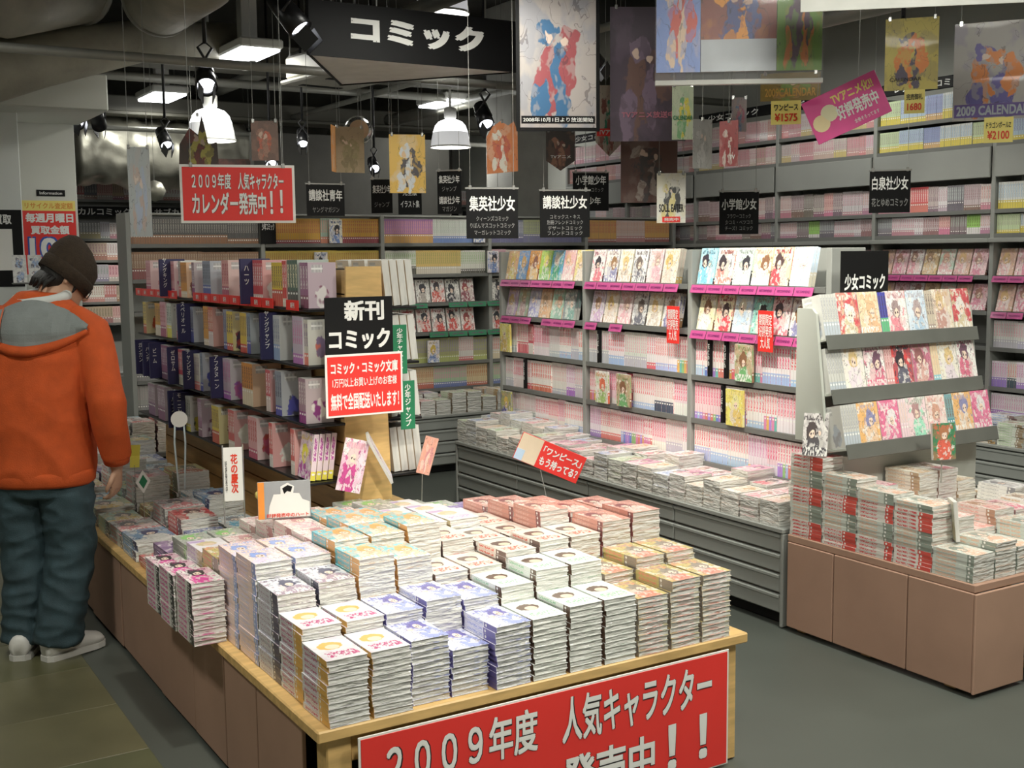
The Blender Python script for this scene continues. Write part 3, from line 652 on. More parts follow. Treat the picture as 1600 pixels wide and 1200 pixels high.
# ------------------------------------------------------------------ slat-wall gondola standing on the table
GX,GY0,GY1=1.85,4.12,6.68
g=thing('slat_gondola','tapered wooden slat-wall gondola with black shelf lips, full of new comics','shelf',(GX,GY0,TZ))
def taper(z): return .105-.035*(z/1.15)
n=12; zs=[1.14*k/n for k in range(n+1)]
for s_ in (-1,1):
    for k in range(n):
        a,b=zs[k]+.003,zs[k+1]-.003; q=MB(); xa,xb=s_*taper(a),s_*taper(b); w=.018*s_
        P=[(xa,.012,a),(xb,.012,b),(xb-w,.012,b),(xa-w,.012,a)]; P2=[(p[0],GY1-GY0-.012,p[2]) for p in P]
        q.loft([P,P2]); q.build('slat',M_slat,g)
    q=MB(); xa,xb=s_*(taper(0)-.02),s_*(taper(1.14)-.02); q.loft([[(xa,.02,0),(xb,.02,1.14),(xb-.004*s_,.02,1.14),(xa-.004*s_,.02,0)],[(xa,GY1-GY0-.02,0),(xb,GY1-GY0-.02,1.14),(xb-.004*s_,GY1-GY0-.02,1.14),(xa-.004*s_,GY1-GY0-.02,0)]]); q.build('groove_backing',M_blackm,g)
for y0 in (0,GY1-GY0-.012):
    q=MB(); P=[(-taper(0)-.002,y0,0),(taper(0)+.002,y0,0),(taper(1.15)+.002,y0,1.15),(-taper(1.15)-.002,y0,1.15)]; q.loft([P,[(p[0],p[1]+.012,p[2]) for p in P]]); q.build('end_panel',M_wood,g)
RZ=[1.405,1.19,.968,.748]
for zr in RZ:
    for s_ in (-1,1):
        xs=s_*taper(zr-TZ)
        q=MB(); lo=min(xs,xs+s_*.15); q.cbox((lo,.0,zr-TZ-.012),(lo+.15,GY1-GY0,zr-TZ-.002),.002); q.build('shelf_lip',M_blackm,g)
        if zr>1.4 and s_<0:
            pass
# books on the slat shelf, spines to the aisle
random.seed(33)
NEWP=[((.62,.6,.55),(.75,.2,.2),(.3,.2,.3)),((.55,.5,.58),(.45,.15,.5),(.6,.2,.4)),((.75,.36,.06),(.8,.7,.55),(.2,.1,.1)),((.66,.12,.12),(.75,.7,.65),(.85,.8,.75)),((.75,.56,.1),(.6,.12,.08),(.15,.1,.1)),((.28,.33,.45),(.1,.14,.4),(.1,.1,.15)),((.75,.42,.44),(.5,.1,.22),(.5,.1,.1)),((.16,.2,.16),(.1,.12,.1),(.7,.65,.5)),((.7,.7,.66),(.85,.75,.1),(.1,.1,.1)),((.36,.2,.3),(.25,.08,.2),(.75,.7,.7)),((.6,.62,.6),(.3,.5,.7),(.25,.25,.4))]
NNAME=['white and red','white and violet','orange','red','yellow','blue-grey','pink','dark green','white and yellow','mauve','white and pale blue']
DIV=['ハーツ','ヤングキング','ヤングジャンプ','スペリオール','アフタヌーン','チャンピオン','ゼロサム','ビーム','パンチ','ガンガン','モーニング','バーズ','コミックス','ウルトラ','リュウ','キューン']
nb=0; dv=0
STAND=Matrix(((0,-1,0,0),(1,0,0,0),(0,0,1,0),(0,0,0,1)))
# local X -> world +Y? spine-out: spine (x=0 side) must face -X ; front cover normal (-Y local) -> +Y world, back cover faces -Y
SPN=Matrix(((1,0,0,0),(0,-1,0,0),(0,0,1,0),(0,0,0,1)))
def standing(x,y,z,w,t,ang=0,lean=0):
    """spine faces -X, back cover faces -Y (mirror of the flat book is avoided by turning it about Z)"""
    # local: x depth from spine, y thickness (front cover at 0, back at t), z up.  A plain translation: front cover faces -Y.
    return Matrix.Translation((x,y,z))@Matrix.Rotation(ang,4,'Z')@Matrix.Rotation(lean,4,'X')
_bk={}
def back_first(w,h,t,d):
    """book whose back cover lies at y=0"""
    key=('bf',w,h,t,d)
    if key not in _bk:
        q=MB(); q.cur=d; q.box((0,0,0),(w,t,h),mats=[1,0,3,2,3,3]); q.uv[-4]=[(0,1),(0,0),(1,0),(1,1)]; _bk[key]=q.mesh('comic',BOOKM,attrs=True)
    return _bk[key]
for r,zr in enumerate(RZ):
    y=4.16; xs=GX-taper(zr-TZ)-.148; cnt=0
    if r==3:
        for k in range(4):
            d=des((.85,.7,.75),(.9,.8,.1),(.5,.1,.4),61.2)
            M=Matrix.Translation((xs+.014+k*.024,4.15,zr+.003))@Matrix.Rotation(.13,4,'Y')
            # face-out: cover faces -X, spine faces -Y (the near end)
            o=link('new_release_comic',book_mesh(.128,.178,.021,d,'right'),None,M@Matrix(((0,1,0,0),(-1,0,0,.128),(0,0,1,0),(0,0,0,1)))); nb+=1
            tag(o,'yellow-footed comic leaning face out, end of lowest slat-shelf row, %s copy'%ordw(k+1),'comic book','new comics on the slat shelf')
        y=4.3
    while y<GY1-.08 and nb<300:
        p=random.randrange(11); c=NEWP[p]; ncop=random.randint(2,5); T=random.choice((.02,.023,.027)); h=random.choice((.172,.178,.182)); w=.128 if h>.175 else .113
        d=des(*[jit(q,.04) for q in c],60+r*7+y); off=random.uniform(0,.014)
        for k in range(ncop):
            if y+T>GY1-.04: break
            o=link('new_release_comic',back_first(w,h,T,d),None,standing(xs+off,y,zr,w,T)); nb+=1; cnt+=1
            tag(o,'%s spined comic, %s from the near end of the %s slat-shelf row'%(NNAME[p],ordw(cnt),ordw(r+1)),'comic book','new comics on the slat shelf'); y+=T+.0008
        u=random.random()
        if u<.5: y+=random.uniform(.07,.19)
        if u>.8:
            dd=thing('index_divider','navy index divider plate with white katakana, %s on the %s slat-shelf row'%(ordw(dv+1),ordw(r+1)),'divider',(xs-.05,y+.004,zr),0,'navy dividers on the slat shelf')
            bx('plate',(0,0,0),(.13,.016,.188),M_navy,dd,.002); letters(DIV[dv%len(DIV)],.02,min(.15,.026*len(DIV[dv%len(DIV)])),M_white,dd,.026,.12,-.0012,.01,True); y+=.023; dv+=1
# red shelf-edge tags of the upper row
for k in range(18):
    y=4.2+k*.138
    if k in (1,10,11): continue
    o=thing('shelf_tag','small red price tag clipped along the top slat-shelf row, %s from its near end'%ordw(k+1),'tag',(GX-taper(1.0)-.158,y,1.395),0,'red tags along the slat shelf')
    q=MB(); q.cbox((-.003,0,0),(0,.13,.04),.001); q.build('card',M_red,o); letters('新刊',.04,.022,M_white,o,0,.02,-.0005,.02,M=Matrix.Translation((-.0032,.06,0))@Matrix.Rotation(-PI/2,4,'Z'))
# face-out copies on the other side of the slat shelf
for r,zr in enumerate(RZ):
    for k in range(4):
        xs=GX+taper(zr-TZ)+.012+k*.033
        for s in range(3):
            d=des((.78,.62,.42),(.5,.3,.15),(.8,.75,.65),70+r+s*.7)
            M=Matrix.Translation((xs+.02,4.15+s*.16,zr))@Matrix.Rotation(-.1,4,'Y')@Matrix(((0,-1,0,.028),(1,0,0,0),(0,0,1,0),(0,0,0,1)))
            o=link('reverse_side_comic',book_mesh(.128,.178,.028,d,'right'),None,M)
            tag(o,'tan comic on far side of slat shelf, %s row, %s copy of %s title'%(ordw(r+1),ordw(k+1),ordw(s+1)),'comic book','comics on the far side of the slat shelf')
# signs at the gondola end
def board(name,label,loc,w,h,m,rz=0,t=.004,cat='sign',group=None,rot=None):
    o=thing(name,label,cat,loc,rz,group,rot); bx('board',(-w/2,0,-h/2),(w/2,t,h/2),m,o,.0012); return o
s=board('shelf_sign','black end-cap sign reading new comics above the red delivery notice',(1.768,3.985,1.345),.272,.21,M_black); 
letters('新刊',.16,.075,M_white,s,.02,.055,-.001,.035); letters('コミック',.245,.075,M_white,s,.0,-.05,-.001,.035)
bx('bracket',(-.01,.004,-.09),(.01,.14,-.07),M_blackm,s)
s=board('shelf_sign','red free-delivery notice with white border on the gondola end',(1.782,3.98,1.125),.312,.232,M_paper)
bx('red_sheet',(-.148,-.0016,-.108),(.148,-.0002,.108),M_red,s,.0005)
letters('コミック・コミック文庫',.27,.045,M_white,s,0,.065,-.0022,.03); letters('1万円以上お買い上げのお客様',.26,.034,M_white,s,0,.012,-.0022,.015); letters('無料で全国配送いたします！',.275,.062,M_white,s,0,-.058,-.0022,.025)
bx('bracket',(-.01,.004,-.09),(.01,.14,-.07),M_blackm,s)
for (x,z,tx) in ((1.972,1.24,'少年チャンピオン'),(2.002,1.022,'少年ジャンプ')):
    s=board('shelf_sign','narrow green upright sign reading %s beside the red delivery notice'%('the longer title' if len(tx)>6 else 'the shorter title'),(x,4.07,z),.062,.19,M_green); letters(tx,.026,.165,M_white,s,0,0,-.001,.02,True)
    bx('bracket',(-.02,.003,-.05),(-.008,.06,-.04),M_blackm,s)
# opened comic hung tent-like on the gondola end
t=thing('tented_comic','open pink comic hung like a tent on the gondola end panel','comic book',(1.80,4.03,.905),0)
link('front_half',book_mesh(.092,.2,.008,des((.9,.72,.8),(.85,.6,.6),(.62,.08,.3),81.3),'right',BOOKM),t,Matrix.Rotation(.24,4,'Y')@Matrix.Rotation(-.35,4,'Z')@Matrix.Translation((-.075,-.012,-.2)))
link('back_half',book_mesh(.092,.2,.01,des((.85,.84,.88),(.4,.3,.6),(.7,.65,.8),82.3),'right',BOOKM),t,Matrix.Translation((.012,.0,0))@Matrix.Rotation(-.5,4,'Y')@Matrix.Rotation(1.15,4,'Z')@Matrix.Translation((-.04,-.01,-.185)))
bx('hook',(-.004,.0,-.012),(.004,.1,-.006),M_blackm,t,.001)
t=thing('pennant_card','slim orange-red card standing askew beside the gondola end','card',(2.055,4.06,.745),0)
q=MB(); q.cur=des((.8,.4,.3),(.85,.6,.5),(.7,.3,.3),83); q.cbox((-.03,0,0),(.03,.003,.15),.001,M=Matrix.Rotation(.32,4,'Y')); q.build('card',[POSTER],t,attrs=True); q=MB(); q.tube([(0,.001,.02),(0,.03,-.34)],.0015,6); q.build('wire',M_pipe,t)
# ------------------------------------------------------------------ shelving
SPOUT=Matrix(((0,-1,0,0),(1,0,0,0),(0,0,1,0),(0,0,0,1)))     # spine faces -Y of the shelf, thickness runs to -X
def frame(origin,rz): return Matrix.Translation(origin)@Matrix.Rotation(rz,4,'Z')
def shelf_unit(name,label,F,nb,bw,tiers,depth,top,bottom=.0,back=True,m=M_steel,md=M_steeld,lean=()):
    o=thing(name,label,'shelf',F.translation,0,rot=F.to_3x3().to_4x4())
    for i in range(nb+1): bx('upright',(i*bw-.016,-.012,bottom),(i*bw+.016,depth,top),m,o,.003)
    sm=MB(); sm.cbox((.017,-.006,-.022),(bw-.017,depth-.012,0),.002); sm=sm.mesh('shelf_board',md)
    bm_=MB(); bm_.cbox((.017,depth-.011,bottom),(bw-.017,depth,top),.001); bm_=bm_.mesh('back_panel',m)
    lp=MB(); lp.cbox((.017,-.012,-.024),(bw-.017,-.0065,.003),.001); lp=lp.mesh('shelf_lip',md)
    for i in range(nb):
        if back: link('back_panel',bm_,o,Matrix.Translation((i*bw,0,0)))
        for z in tiers:
            link('shelf_board',sm,o,Matrix.Translation((i*bw,0,z))); link('shelf_lip',lp,o,Matrix.Translation((i*bw,0,z)))
    return o
def bench(name,label,F,length,nsec,depth,z,ribs=4):
    o=thing(name,label,'display bench',F.translation,0,rot=F.to_3x3().to_4x4())
    bx('top_board',(0,0,z-.02),(length,depth-.002,z),M_steel,o,.003); bx('body',(.02,.03,.05),(length-.02,depth-.004,z-.022),M_steeld,o)
    bx('kick_plate',(.03,.05,0),(length-.03,.06,.049),M_black,o); bx('end_panel',(length-.018,.004,0),(length,depth-.004,z-.022),M_steel,o); bx('end_panel',(0,.004,0),(.018,depth-.004,z-.022),M_steel,o)
    w=(length-.04)/nsec; hh=(z-.022-.055)/ribs
    q=MB(); q.cbox((.004,.012,.004),(w-.004,.029,hh-.006),.004); q.cbox((.004,.006,hh-.022),(w-.004,.013,hh-.008),.002); pm=q.mesh('front_plank',M_rib)
    for i in range(nsec):
        for r in range(ribs): link('front_plank',pm,o,Matrix.Translation((.02+i*w,0,.055+r*hh)))
    return o
def spine_row(F,x0,x1,z,y,series,kind=None,lab=None,group=None,T=(.015,.018),hh=(.18,.187),w=.113,mats=BOOKM,start=0):
    """stand comics from x0 to x1, spines out. kind None: into the shelved remainder."""
    x=x0; k=start; si=0
    while x<x1-.012:
        cname,n,c1,c2,c3=series[si%len(series)]; si+=1
        t=random.uniform(*T); h=random.uniform(*hh); t=round(t,4); h=round(h,3); sd=random.uniform(0,90)
        d=des(c1,c2,c3,sd); yo=random.uniform(0,.008); rainbow=kind is not None and random.random()<.35
        for q in range(n):
            if x+t>x1: break
            if rainbow: d=des(c1,random.choice(((.5,.3,.75),(.2,.3,.7),(.75,.25,.2),(.85,.5,.15),(.2,.55,.5),(.8,.3,.5),(.35,.6,.25),(.45,.55,.85))),c3,sd)
            M=F@Matrix.Translation((x+t,y+yo+random.uniform(0,.002),z))@SPOUT
            k+=1
            if kind is None: book_into(RESTS,w,h,t,d,'left',M)
            else:
                o=link(kind,book_mesh(w,h,t,d,'left',mats),None,M); tag(o,'%s-spined comic, %s %s'%(cname,ordw(k),lab),'comic book',group)
            x+=t+.0007
        if x>x1-.02: break
    return k
def face_row(F,x0,x1,z,y,cols,lab,group,a=.22,w=.118,h=.178,t=.02,gap=.008,n=2,kind='face_out_comic',jit_=.0):
    x=x0; k=0; m=0
    while x+w<=x1+.003:
        cname,c1,c2,c3=cols[m%len(cols)]; m+=1; d=des(c1,c2,c3,random.uniform(0,90)); k+=1
        for c in range(n):
            M=F@Matrix.Translation((x,y+c*(t/math.cos(a)+.001)+random.uniform(0,jit_),z+t*math.sin(a)+.0005))@Matrix.Rotation(-a,4,'X')
            o=link(kind,book_mesh(w,h,t,d,'right'),None,M)
            tag(o,'%s cover, %s from %s%s'%(cname,ordw(k),lab,'' if c==0 else ', rear copy'),'comic book',group)
        x+=w+gap+random.uniform(0,.006)
def strips(parent,x0,x1,z,y,w=.115,gap=.004,m=M_pink,tx='RECOMMEND',skip=0,tilt=.35):
    x=x0
    q=MB(); q.cbox((0,-.0015,-.021),(w,0,.021),.0008); cm=q.mesh('label_strip',m)
    while x+w<=x1:
        if random.random()>=skip:
            c=link('label_strip',cm,parent,Matrix.Translation((x,y+random.uniform(-.002,0),z))@Matrix.Rotation(-tilt,4,'X'))
            letters(tx,w*.72,.013,M_purple,c,w/2,0,-.0022,.02)
        x+=w+gap
P_=lambda n,c,b,l:(n,random.randint(4,11),jit(c,.03),jit(b,.05),jit(l,.04))
PINKW=(.88,.80,.79)
def girls(blue=.5):
    out=[]
    for _ in range(60):
        u=random.random()
        if u<blue: out.append(P_('white and pale blue',(.92,.87,.86),(.5,.62,.86),(.85,.16,.2)))
        elif u<blue+.18: out.append(P_('pink and white',(.9,.72,.74),(.9,.84,.84),(.82,.12,.22)))
        elif u<blue+.3: out.append(P_('white and red',(.92,.88,.86),(.82,.2,.2),(.8,.12,.16)))
        elif u<blue+.4: out.append(P_('white and violet',(.86,.8,.86),(.45,.25,.65),(.7,.3,.5)))
        elif u<blue+.46: out.append(P_('white and black',(.86,.82,.8),(.1,.1,.12),(.8,.3,.3)))
        elif u<blue+.5: out.append(('deep red',3,(.6,.08,.12),(.85,.8,.75),(.9,.85,.8)))
        else: out.append(P_('pale grey',(.8,.78,.76),(.6,.6,.66),(.8,.45,.5)))
    return out
# ---- middle shelf with pink strips, over a grey bench
random.seed(44)
FM=frame((3.85,6.44,0),-PI/2); BWM=.93
TM=[1.44,1.212,.985,.765,.555]
mid=shelf_unit('gondola_shelf','double-tier grey shelf unit with magenta strips, full of pale pink comics',FM,3,BWM,TM,.2,1.615,.43)
FB=frame((3.5,6.46,0),-PI/2)
bench('display_bench','ribbed grey bench under the magenta-strip shelf',FB,2.9,4,.345,.43)
FACES_BRIGHT=[('red and gold',(.8,.5,.3),(.75,.55,.2),(.8,.7,.3)),('blue',(.2,.4,.75),(.8,.5,.2),(.3,.5,.8)),('orange',(.85,.4,.1),(.3,.12,.08),(.85,.6,.3)),('lime green',(.5,.75,.15),(.85,.8,.2),(.3,.6,.2)),('sky blue',(.2,.55,.85),(.85,.8,.7),(.1,.5,.3)),('rose pink',(.85,.5,.5),(.8,.5,.3),(.85,.6,.6)),('butter yellow',(.85,.75,.3),(.8,.6,.3),(.9,.8,.7))]
FACES_SOFT=[('violet and gold',(.6,.45,.65),(.75,.55,.25),(.65,.5,.6)),('pale green',(.5,.65,.5),(.6,.5,.3),(.7,.5,.5)),('silver lilac',(.7,.66,.75),(.5,.5,.6),(.4,.4,.7)),('peach',(.85,.6,.4),(.6,.4,.25),(.8,.5,.3)),('mint',(.5,.75,.6),(.75,.5,.35),(.4,.6,.5)),('slate',(.35,.38,.4),(.7,.7,.65),(.3,.5,.45))]
FACES_WHITE=[('white dark-haired-girl',(.9,.86,.84),(.06,.05,.06),(.8,.25,.3)),('white brown-haired-pair',(.9,.86,.8),(.35,.2,.1),(.3,.3,.5)),('cream fair-haired',(.92,.88,.76),(.75,.55,.25),(.7,.6,.5)),('white suited-figure',(.88,.87,.86),(.2,.16,.14),(.2,.2,.24)),('pale pink ribbon',(.9,.76,.76),(.6,.4,.35),(.85,.5,.55)),('gold-haired',(.9,.82,.7),(.78,.55,.2),(.85,.7,.6)),('lilac couple',(.82,.75,.85),(.5,.3,.2),(.7,.5,.7))]
FACES_LIT=[('turquoise and red',(.5,.78,.85),(.05,.04,.06),(.25,.6,.8)),('white schoolgirl',(.93,.9,.85),(.06,.05,.06),(.85,.3,.25)),('pale green couple',(.75,.88,.78),(.05,.05,.06),(.7,.85,.75)),('yellow and white',(.92,.85,.55),(.3,.15,.08),(.9,.85,.75)),('red-dress',(.93,.86,.6),(.1,.06,.06),(.8,.1,.12)),('ice blue',(.75,.85,.93),(.8,.75,.6),(.6,.75,.9)),('teal couple',(.3,.68,.6),(.05,.05,.05),(.7,.85,.7))]
for b,(a1,a2) in enumerate(((FACES_BRIGHT,FACES_SOFT),(FACES_WHITE,FACES_WHITE[::-1]),(FACES_LIT,FACES_LIT[3:]+FACES_WHITE[:3]))):
    bn=('far','middle','near')[b]
    for r,cols in enumerate((a1,a2)):
        face_row(FM,b*BWM+.03,(b+1)*BWM-.02,TM[r],.008,cols,'far upright, %s strip tier, %s magenta-shelf bay'%(('upper','lower')[r],bn),'face-out comics on the magenta shelf',.2,h=.18 if r==0 else .178)
        strips(mid,b*BWM+.02,(b+1)*BWM-.01,TM[r]-.02,-.02,skip=.06 if r==0 else .3)
# short-runs at upper row are backed by loose books; spine tiers
sc=0
for b in range(3):
    bn=('far','middle','near')[b]
    for r in range(3):
        ser=girls((.12,.25,.75)[b] if r<2 else (.2,.45,.5)[b])
        x0=b*BWM+.022; x1=(b+1)*BWM-.02; y=.006
        if (b,r) in ((0,0),(1,1),(2,0),(2,1),(0,2)):
            xf={ (0,0):.025,(1,1):.14,(2,0):.36,(2,1):.3,(0,2):.03}[(b,r)]
            nfo=2 if (b,r)==(1,1) else 1
            for q in range(nfo):
                cc=[('yellow bear-cover',(.85,.78,.2),(.85,.8,.4),(.8,.6,.2)),('green girl-portrait',(.05,.22,.22),(.85,.78,.45),(.7,.2,.2)),('green and gold',(.5,.5,.2),(.85,.6,.15),(.15,.15,.4)),('white tomato-cover',(.88,.84,.78),(.8,.2,.1),(.4,.6,.2)),('brown and green',(.6,.45,.3),(.3,.15,.08),(.2,.5,.2))][(b*2+r+q)%5]
                d=des(cc[1],cc[2],cc[3],random.uniform(0,90)); o=link('face_out_comic',book_mesh(.118,.178,.014,d,'right'),None,FM@Matrix.Translation((b*BWM+xf+q*.2,-.03,TM[2+r]+.001))@Matrix.Rotation(.02,4,'X'))
                tag(o,'%s comic set before the spines, %s tier, %s magenta-shelf bay'%(cc[0],ordw(r+3),bn),'comic book','face-out comics on the magenta shelf')
        k=spine_row(FM,x0,x1,TM[2+r]+.001,y,ser,None if b==0 else 'spine_out_comic','from far upright, %s tier, %s magenta-shelf bay'%(ordw(r+3),bn),'spine-out comics on the magenta shelf',T=(.0165,.0195),hh=(.18,.187) if r<2 else (.172,.179)); sc+=k
# black dividers standing proud of the spines
for k,(x,r) in enumerate(((1.06,0),(2.0,0),(2.12,0),(2.62,0),(2.1,1),(.27,1))):
    o=thing('index_divider','narrow black index divider standing proud on the magenta shelf, %s of its row'%ordw(k+1),'divider',(FM@Vector((x,-.012,TM[2+r]+.001))),-PI/2,'black dividers on the magenta shelf'); bx('plate',(0,0,0),(.02,.017,.185),M_black,o,.001); letters('花とゆめ' if k%2 else 'りぼん',.012,.11,M_white,o,.01,.11,-.001,.01,True)
# red and white cards clipped to the lower strip tier
for k,(x,z) in enumerate(((1.77,1.2),(2.44,1.2))):
    o=thing('pop_card','red and white notice card clipped to the lower strip tier, %s along magenta shelf'%ordw(k+1),'card',(FM@Vector((x,-.045,z))),-PI/2,'notice cards on the magenta shelf')
    bx('card',(-.05,0,-.06),(.05,.002,.13),M_red,o,.0006); letters('期間限定\n好評発売\n大人気',.085,.16,M_white,o,0,.035,-.001,.01)
    bx('clip',(-.01,.002,-.03),(.01,.04,-.02),M_silver,o)
# stacks on the bench: two deep, covers up, pages to the aisle
random.seed(51)
BC=[('white and pink',(.88,.84,.82),(.5,.3,.25),(.85,.4,.45)),('pale green',(.78,.82,.72),(.4,.3,.2),(.5,.65,.4)),('white and red',(.9,.86,.84),(.2,.15,.15),(.8,.2,.25)),('cream',(.86,.8,.7),(.6,.4,.2),(.8,.6,.5)),('magenta',(.75,.3,.45),(.3,.1,.2),(.85,.6,.65)),('white and blue',(.86,.86,.9),(.3,.2,.2),(.4,.5,.75))]
PGOUT=Matrix(((0,0,-1,0),(0,0,0,0),(0,0,0,0),(0,0,0,1)))
def flat_any(F,x,y,zt,w,h,ang):
    """book lying face up in shelf frame F with its foot to the front (-y)"""
    return F@Matrix.Translation((x+w/2,y+h/2,zt))@Matrix.Rotation(ang,4,'Z')@Matrix.Translation((-w/2,-h/2,0))@FLAT
ng=0
nx=23
for i in range(nx):
    for j in range(2):
        x=.02+i*.124; y=.012+j*.17
        n=random.randint(6,10) if j==0 else random.randint(7,11)
        if i<4: n+=2
        c=BC[random.randrange(6) if i>7 else random.choice((0,1,3,5))]; T=.0148; d=des(*c[1:],random.uniform(0,90))
        for b in range(n):
            k=n-1-b; M=flat_any(FB,x+random.uniform(-.002,.002),y+random.uniform(-.002,.002),.4306+(b+1)*(T+.0003),.113,.165,random.uniform(-.03,.03))
            if (j==0 and (k<3 or i>19)) or (j==1 and k<2):
                o=link('bench_comic',book_mesh(.113,.165,T,d,'left',BOOKW),None,M); ng+=1
                tag(o,'%s comic %s from top, %s stack from bench far end, %s row'%(c[0],ordw(k+1),ordw(i+1),('aisle','shelf')[j]),'comic book','comics lying on the grey bench')
            else: book_into(REST,.113,.165,T,d,'left',M)
# ------------------------------------------------------------------ right-hand table with cardboard sides and slanted rack
RT=thing('display_table','display table clad in brown cardboard beside the grey bench','table',(4.0,3.07,0))
def rb(name,lo,hi,m,c=.003): return bx(name,[lo[0]-4.0,lo[1]-3.07,lo[2]],[hi[0]-4.0,hi[1]-3.07,hi[2]],m,RT,c)
rb('tabletop',(3.505,2.61,.385),(4.62,3.535,.415),M_card)
for y0,y1 in ((2.612,2.9),(2.905,3.27),(3.275,3.53)): rb('cardboard_panel',(3.5,y0,.018),(3.512,y1,.384),M_card)
for x0,x1 in ((3.5,3.785),(3.81,4.2),(4.21,4.62)): rb('cardboard_panel',(x0,2.6,.014),(x1,2.611,.384),M_card)
for y in (2.7,3.1,3.45): rb('pine_foot',(3.53,y,0),(4.55,y+.05,.017),M_wood)
for y in (2.66,3.2): rb('frame_leg',(3.55,y,.018),(3.6,y+.05,.384),M_wood); rb('frame_leg',(4.5,y,.018),(4.55,y+.05,.384),M_wood)
random.seed(61)
RC=[('red-banded white',(.8,.77,.72),(.7,.1,.08),(.72,.1,.1)),('pink-banded white',(.86,.84,.8),(.4,.25,.2),(.75,.3,.35)),('salmon',(.86,.72,.66),(.5,.3,.2),(.8,.4,.35)),('grey-green',(.66,.7,.64),(.3,.35,.3),(.8,.5,.35)),('white and brown',(.88,.86,.8),(.4,.28,.2),(.7,.5,.3)),('white',(.9,.9,.87),(.3,.3,.32),(.6,.6,.6)),('rose',(.85,.62,.62),(.4,.2,.2),(.75,.2,.3)),('cream',(.88,.83,.7),(.55,.4,.25),(.8,.6,.4))]
nr=0
for j in range(5):
    for i in range(7):
        x=3.512+i*.122; y=2.625+j*.182
        if j==4 and i>0 : continue
        n=[7,17,18,20,24][j] if i==0 else ([9,11,11,12,9][j]+random.randint(-2,3))
        if i==1 and j<4: n=[9,13,15,17][j]
        if j==3 and i in (3,4): n=19
        T=.0142
        for b in range(n):
            k=n-1-b; ci=(0 if (b//5)%2==0 else 3) if i==0 and j>0 else ((3 if j==0 else random.Random(i*7+j).choice((1,2,4,5,6,7))))
            c=RC[ci]; d=des(*c[1:],10+i*3.3+j*7.7+ci)
            ang=random.uniform(-.015,.015)
            M=flat_at(x+random.uniform(-.002,.002),y+random.uniform(-.003,.003),.4156+(b+1)*(T+.0003),.115,.176,ang)
            if i==0 or k<2 or (j==0 and i<3):
                cm=book_mesh(.115,.176,T,d,'left',BOOKW); o=link('boxed_comic',cm,None,M); nr+=1
                tag(o,'%s comic %s from top, %s stack off cardboard side, %s row, brown-clad table'%(c[0],ordw(k+1),ordw(i+1),ordw(j+1)),'comic book','comics stacked on the brown-clad table')
            else: book_into(REST,.115,.176,T,d,'left',M)
# slanted rack
RK=thing('slanted_rack','pale grey free-standing rack with three slanted tiers of girls comics','display rack',(3.56,3.5,.416))
Lx=.95
for x in (-.012,Lx+.001):
    q=MB(); P=[(x,.044,.40),(x,-.13,.40),(x,-.06,.93),(x,-.04,.95),(x,.044,.95)]; q.loft([P,[(p[0]+.014,p[1],p[2]) for p in P]]); q.build('side_panel',M_fixture,RK)
bx('back_panel',(.003,.031,.40),(Lx-.0,.043,.945),M_fixture,RK)
bx('base_box',(.08,-.135,0),(Lx-.015,.03,.34),M_fixture,RK)
TIER=[(.02,.804,.13,.8),(-.015,.584,.34,.0),(-.10,.369,.55,0)]
SL=.42
random.seed(71)
RCOL=[('gold-haired',(.85,.75,.6),(.75,.55,.3),(.6,.35,.3)),('red and white dress',(.65,.1,.12),(.85,.8,.75),(.7,.6,.4)),('apricot',(.88,.72,.5),(.75,.5,.3),(.8,.5,.3)),('deep blue lady',(.1,.12,.45),(.1,.08,.1),(.15,.5,.25)),('white slim',(.9,.87,.85),(.4,.3,.3),(.8,.3,.35)),('pale blue',(.75,.82,.9),(.5,.4,.4),(.5,.65,.8)),('sepia',(.6,.52,.45),(.2,.15,.15),(.45,.35,.3))]
RCOL2=[('yellow and pink',(.88,.75,.5),(.85,.6,.4),(.3,.65,.75)),('cream crown-cover',(.9,.86,.74),(.8,.6,.3),(.85,.75,.8)),('white petal',(.92,.9,.86),(.2,.1,.15),(.75,.2,.3)),('rose panelled',(.88,.6,.6),(.5,.2,.2),(.8,.4,.4)),('scarlet and black',(.75,.1,.1),(.05,.04,.05),(.15,.15,.2)),('mulberry',(.6,.2,.3),(.35,.15,.15),(.75,.45,.4))]
RCOL3=[('teal suit',(.2,.42,.45),(.2,.15,.12),(.08,.35,.4)),('orange striped',(.85,.5,.2),(.3,.3,.5),(.85,.6,.4)),('crimson dotted',(.8,.2,.35),(.85,.8,.8),(.8,.25,.4)),('pastel pink',(.9,.75,.75),(.8,.6,.5),(.85,.65,.7)),('pale rose',(.9,.7,.72),(.5,.3,.3),(.4,.8,.6)),('beige and pink',(.88,.76,.7),(.7,.4,.3),(.85,.5,.5))]
FR=frame((3.56,3.5,.416),0)
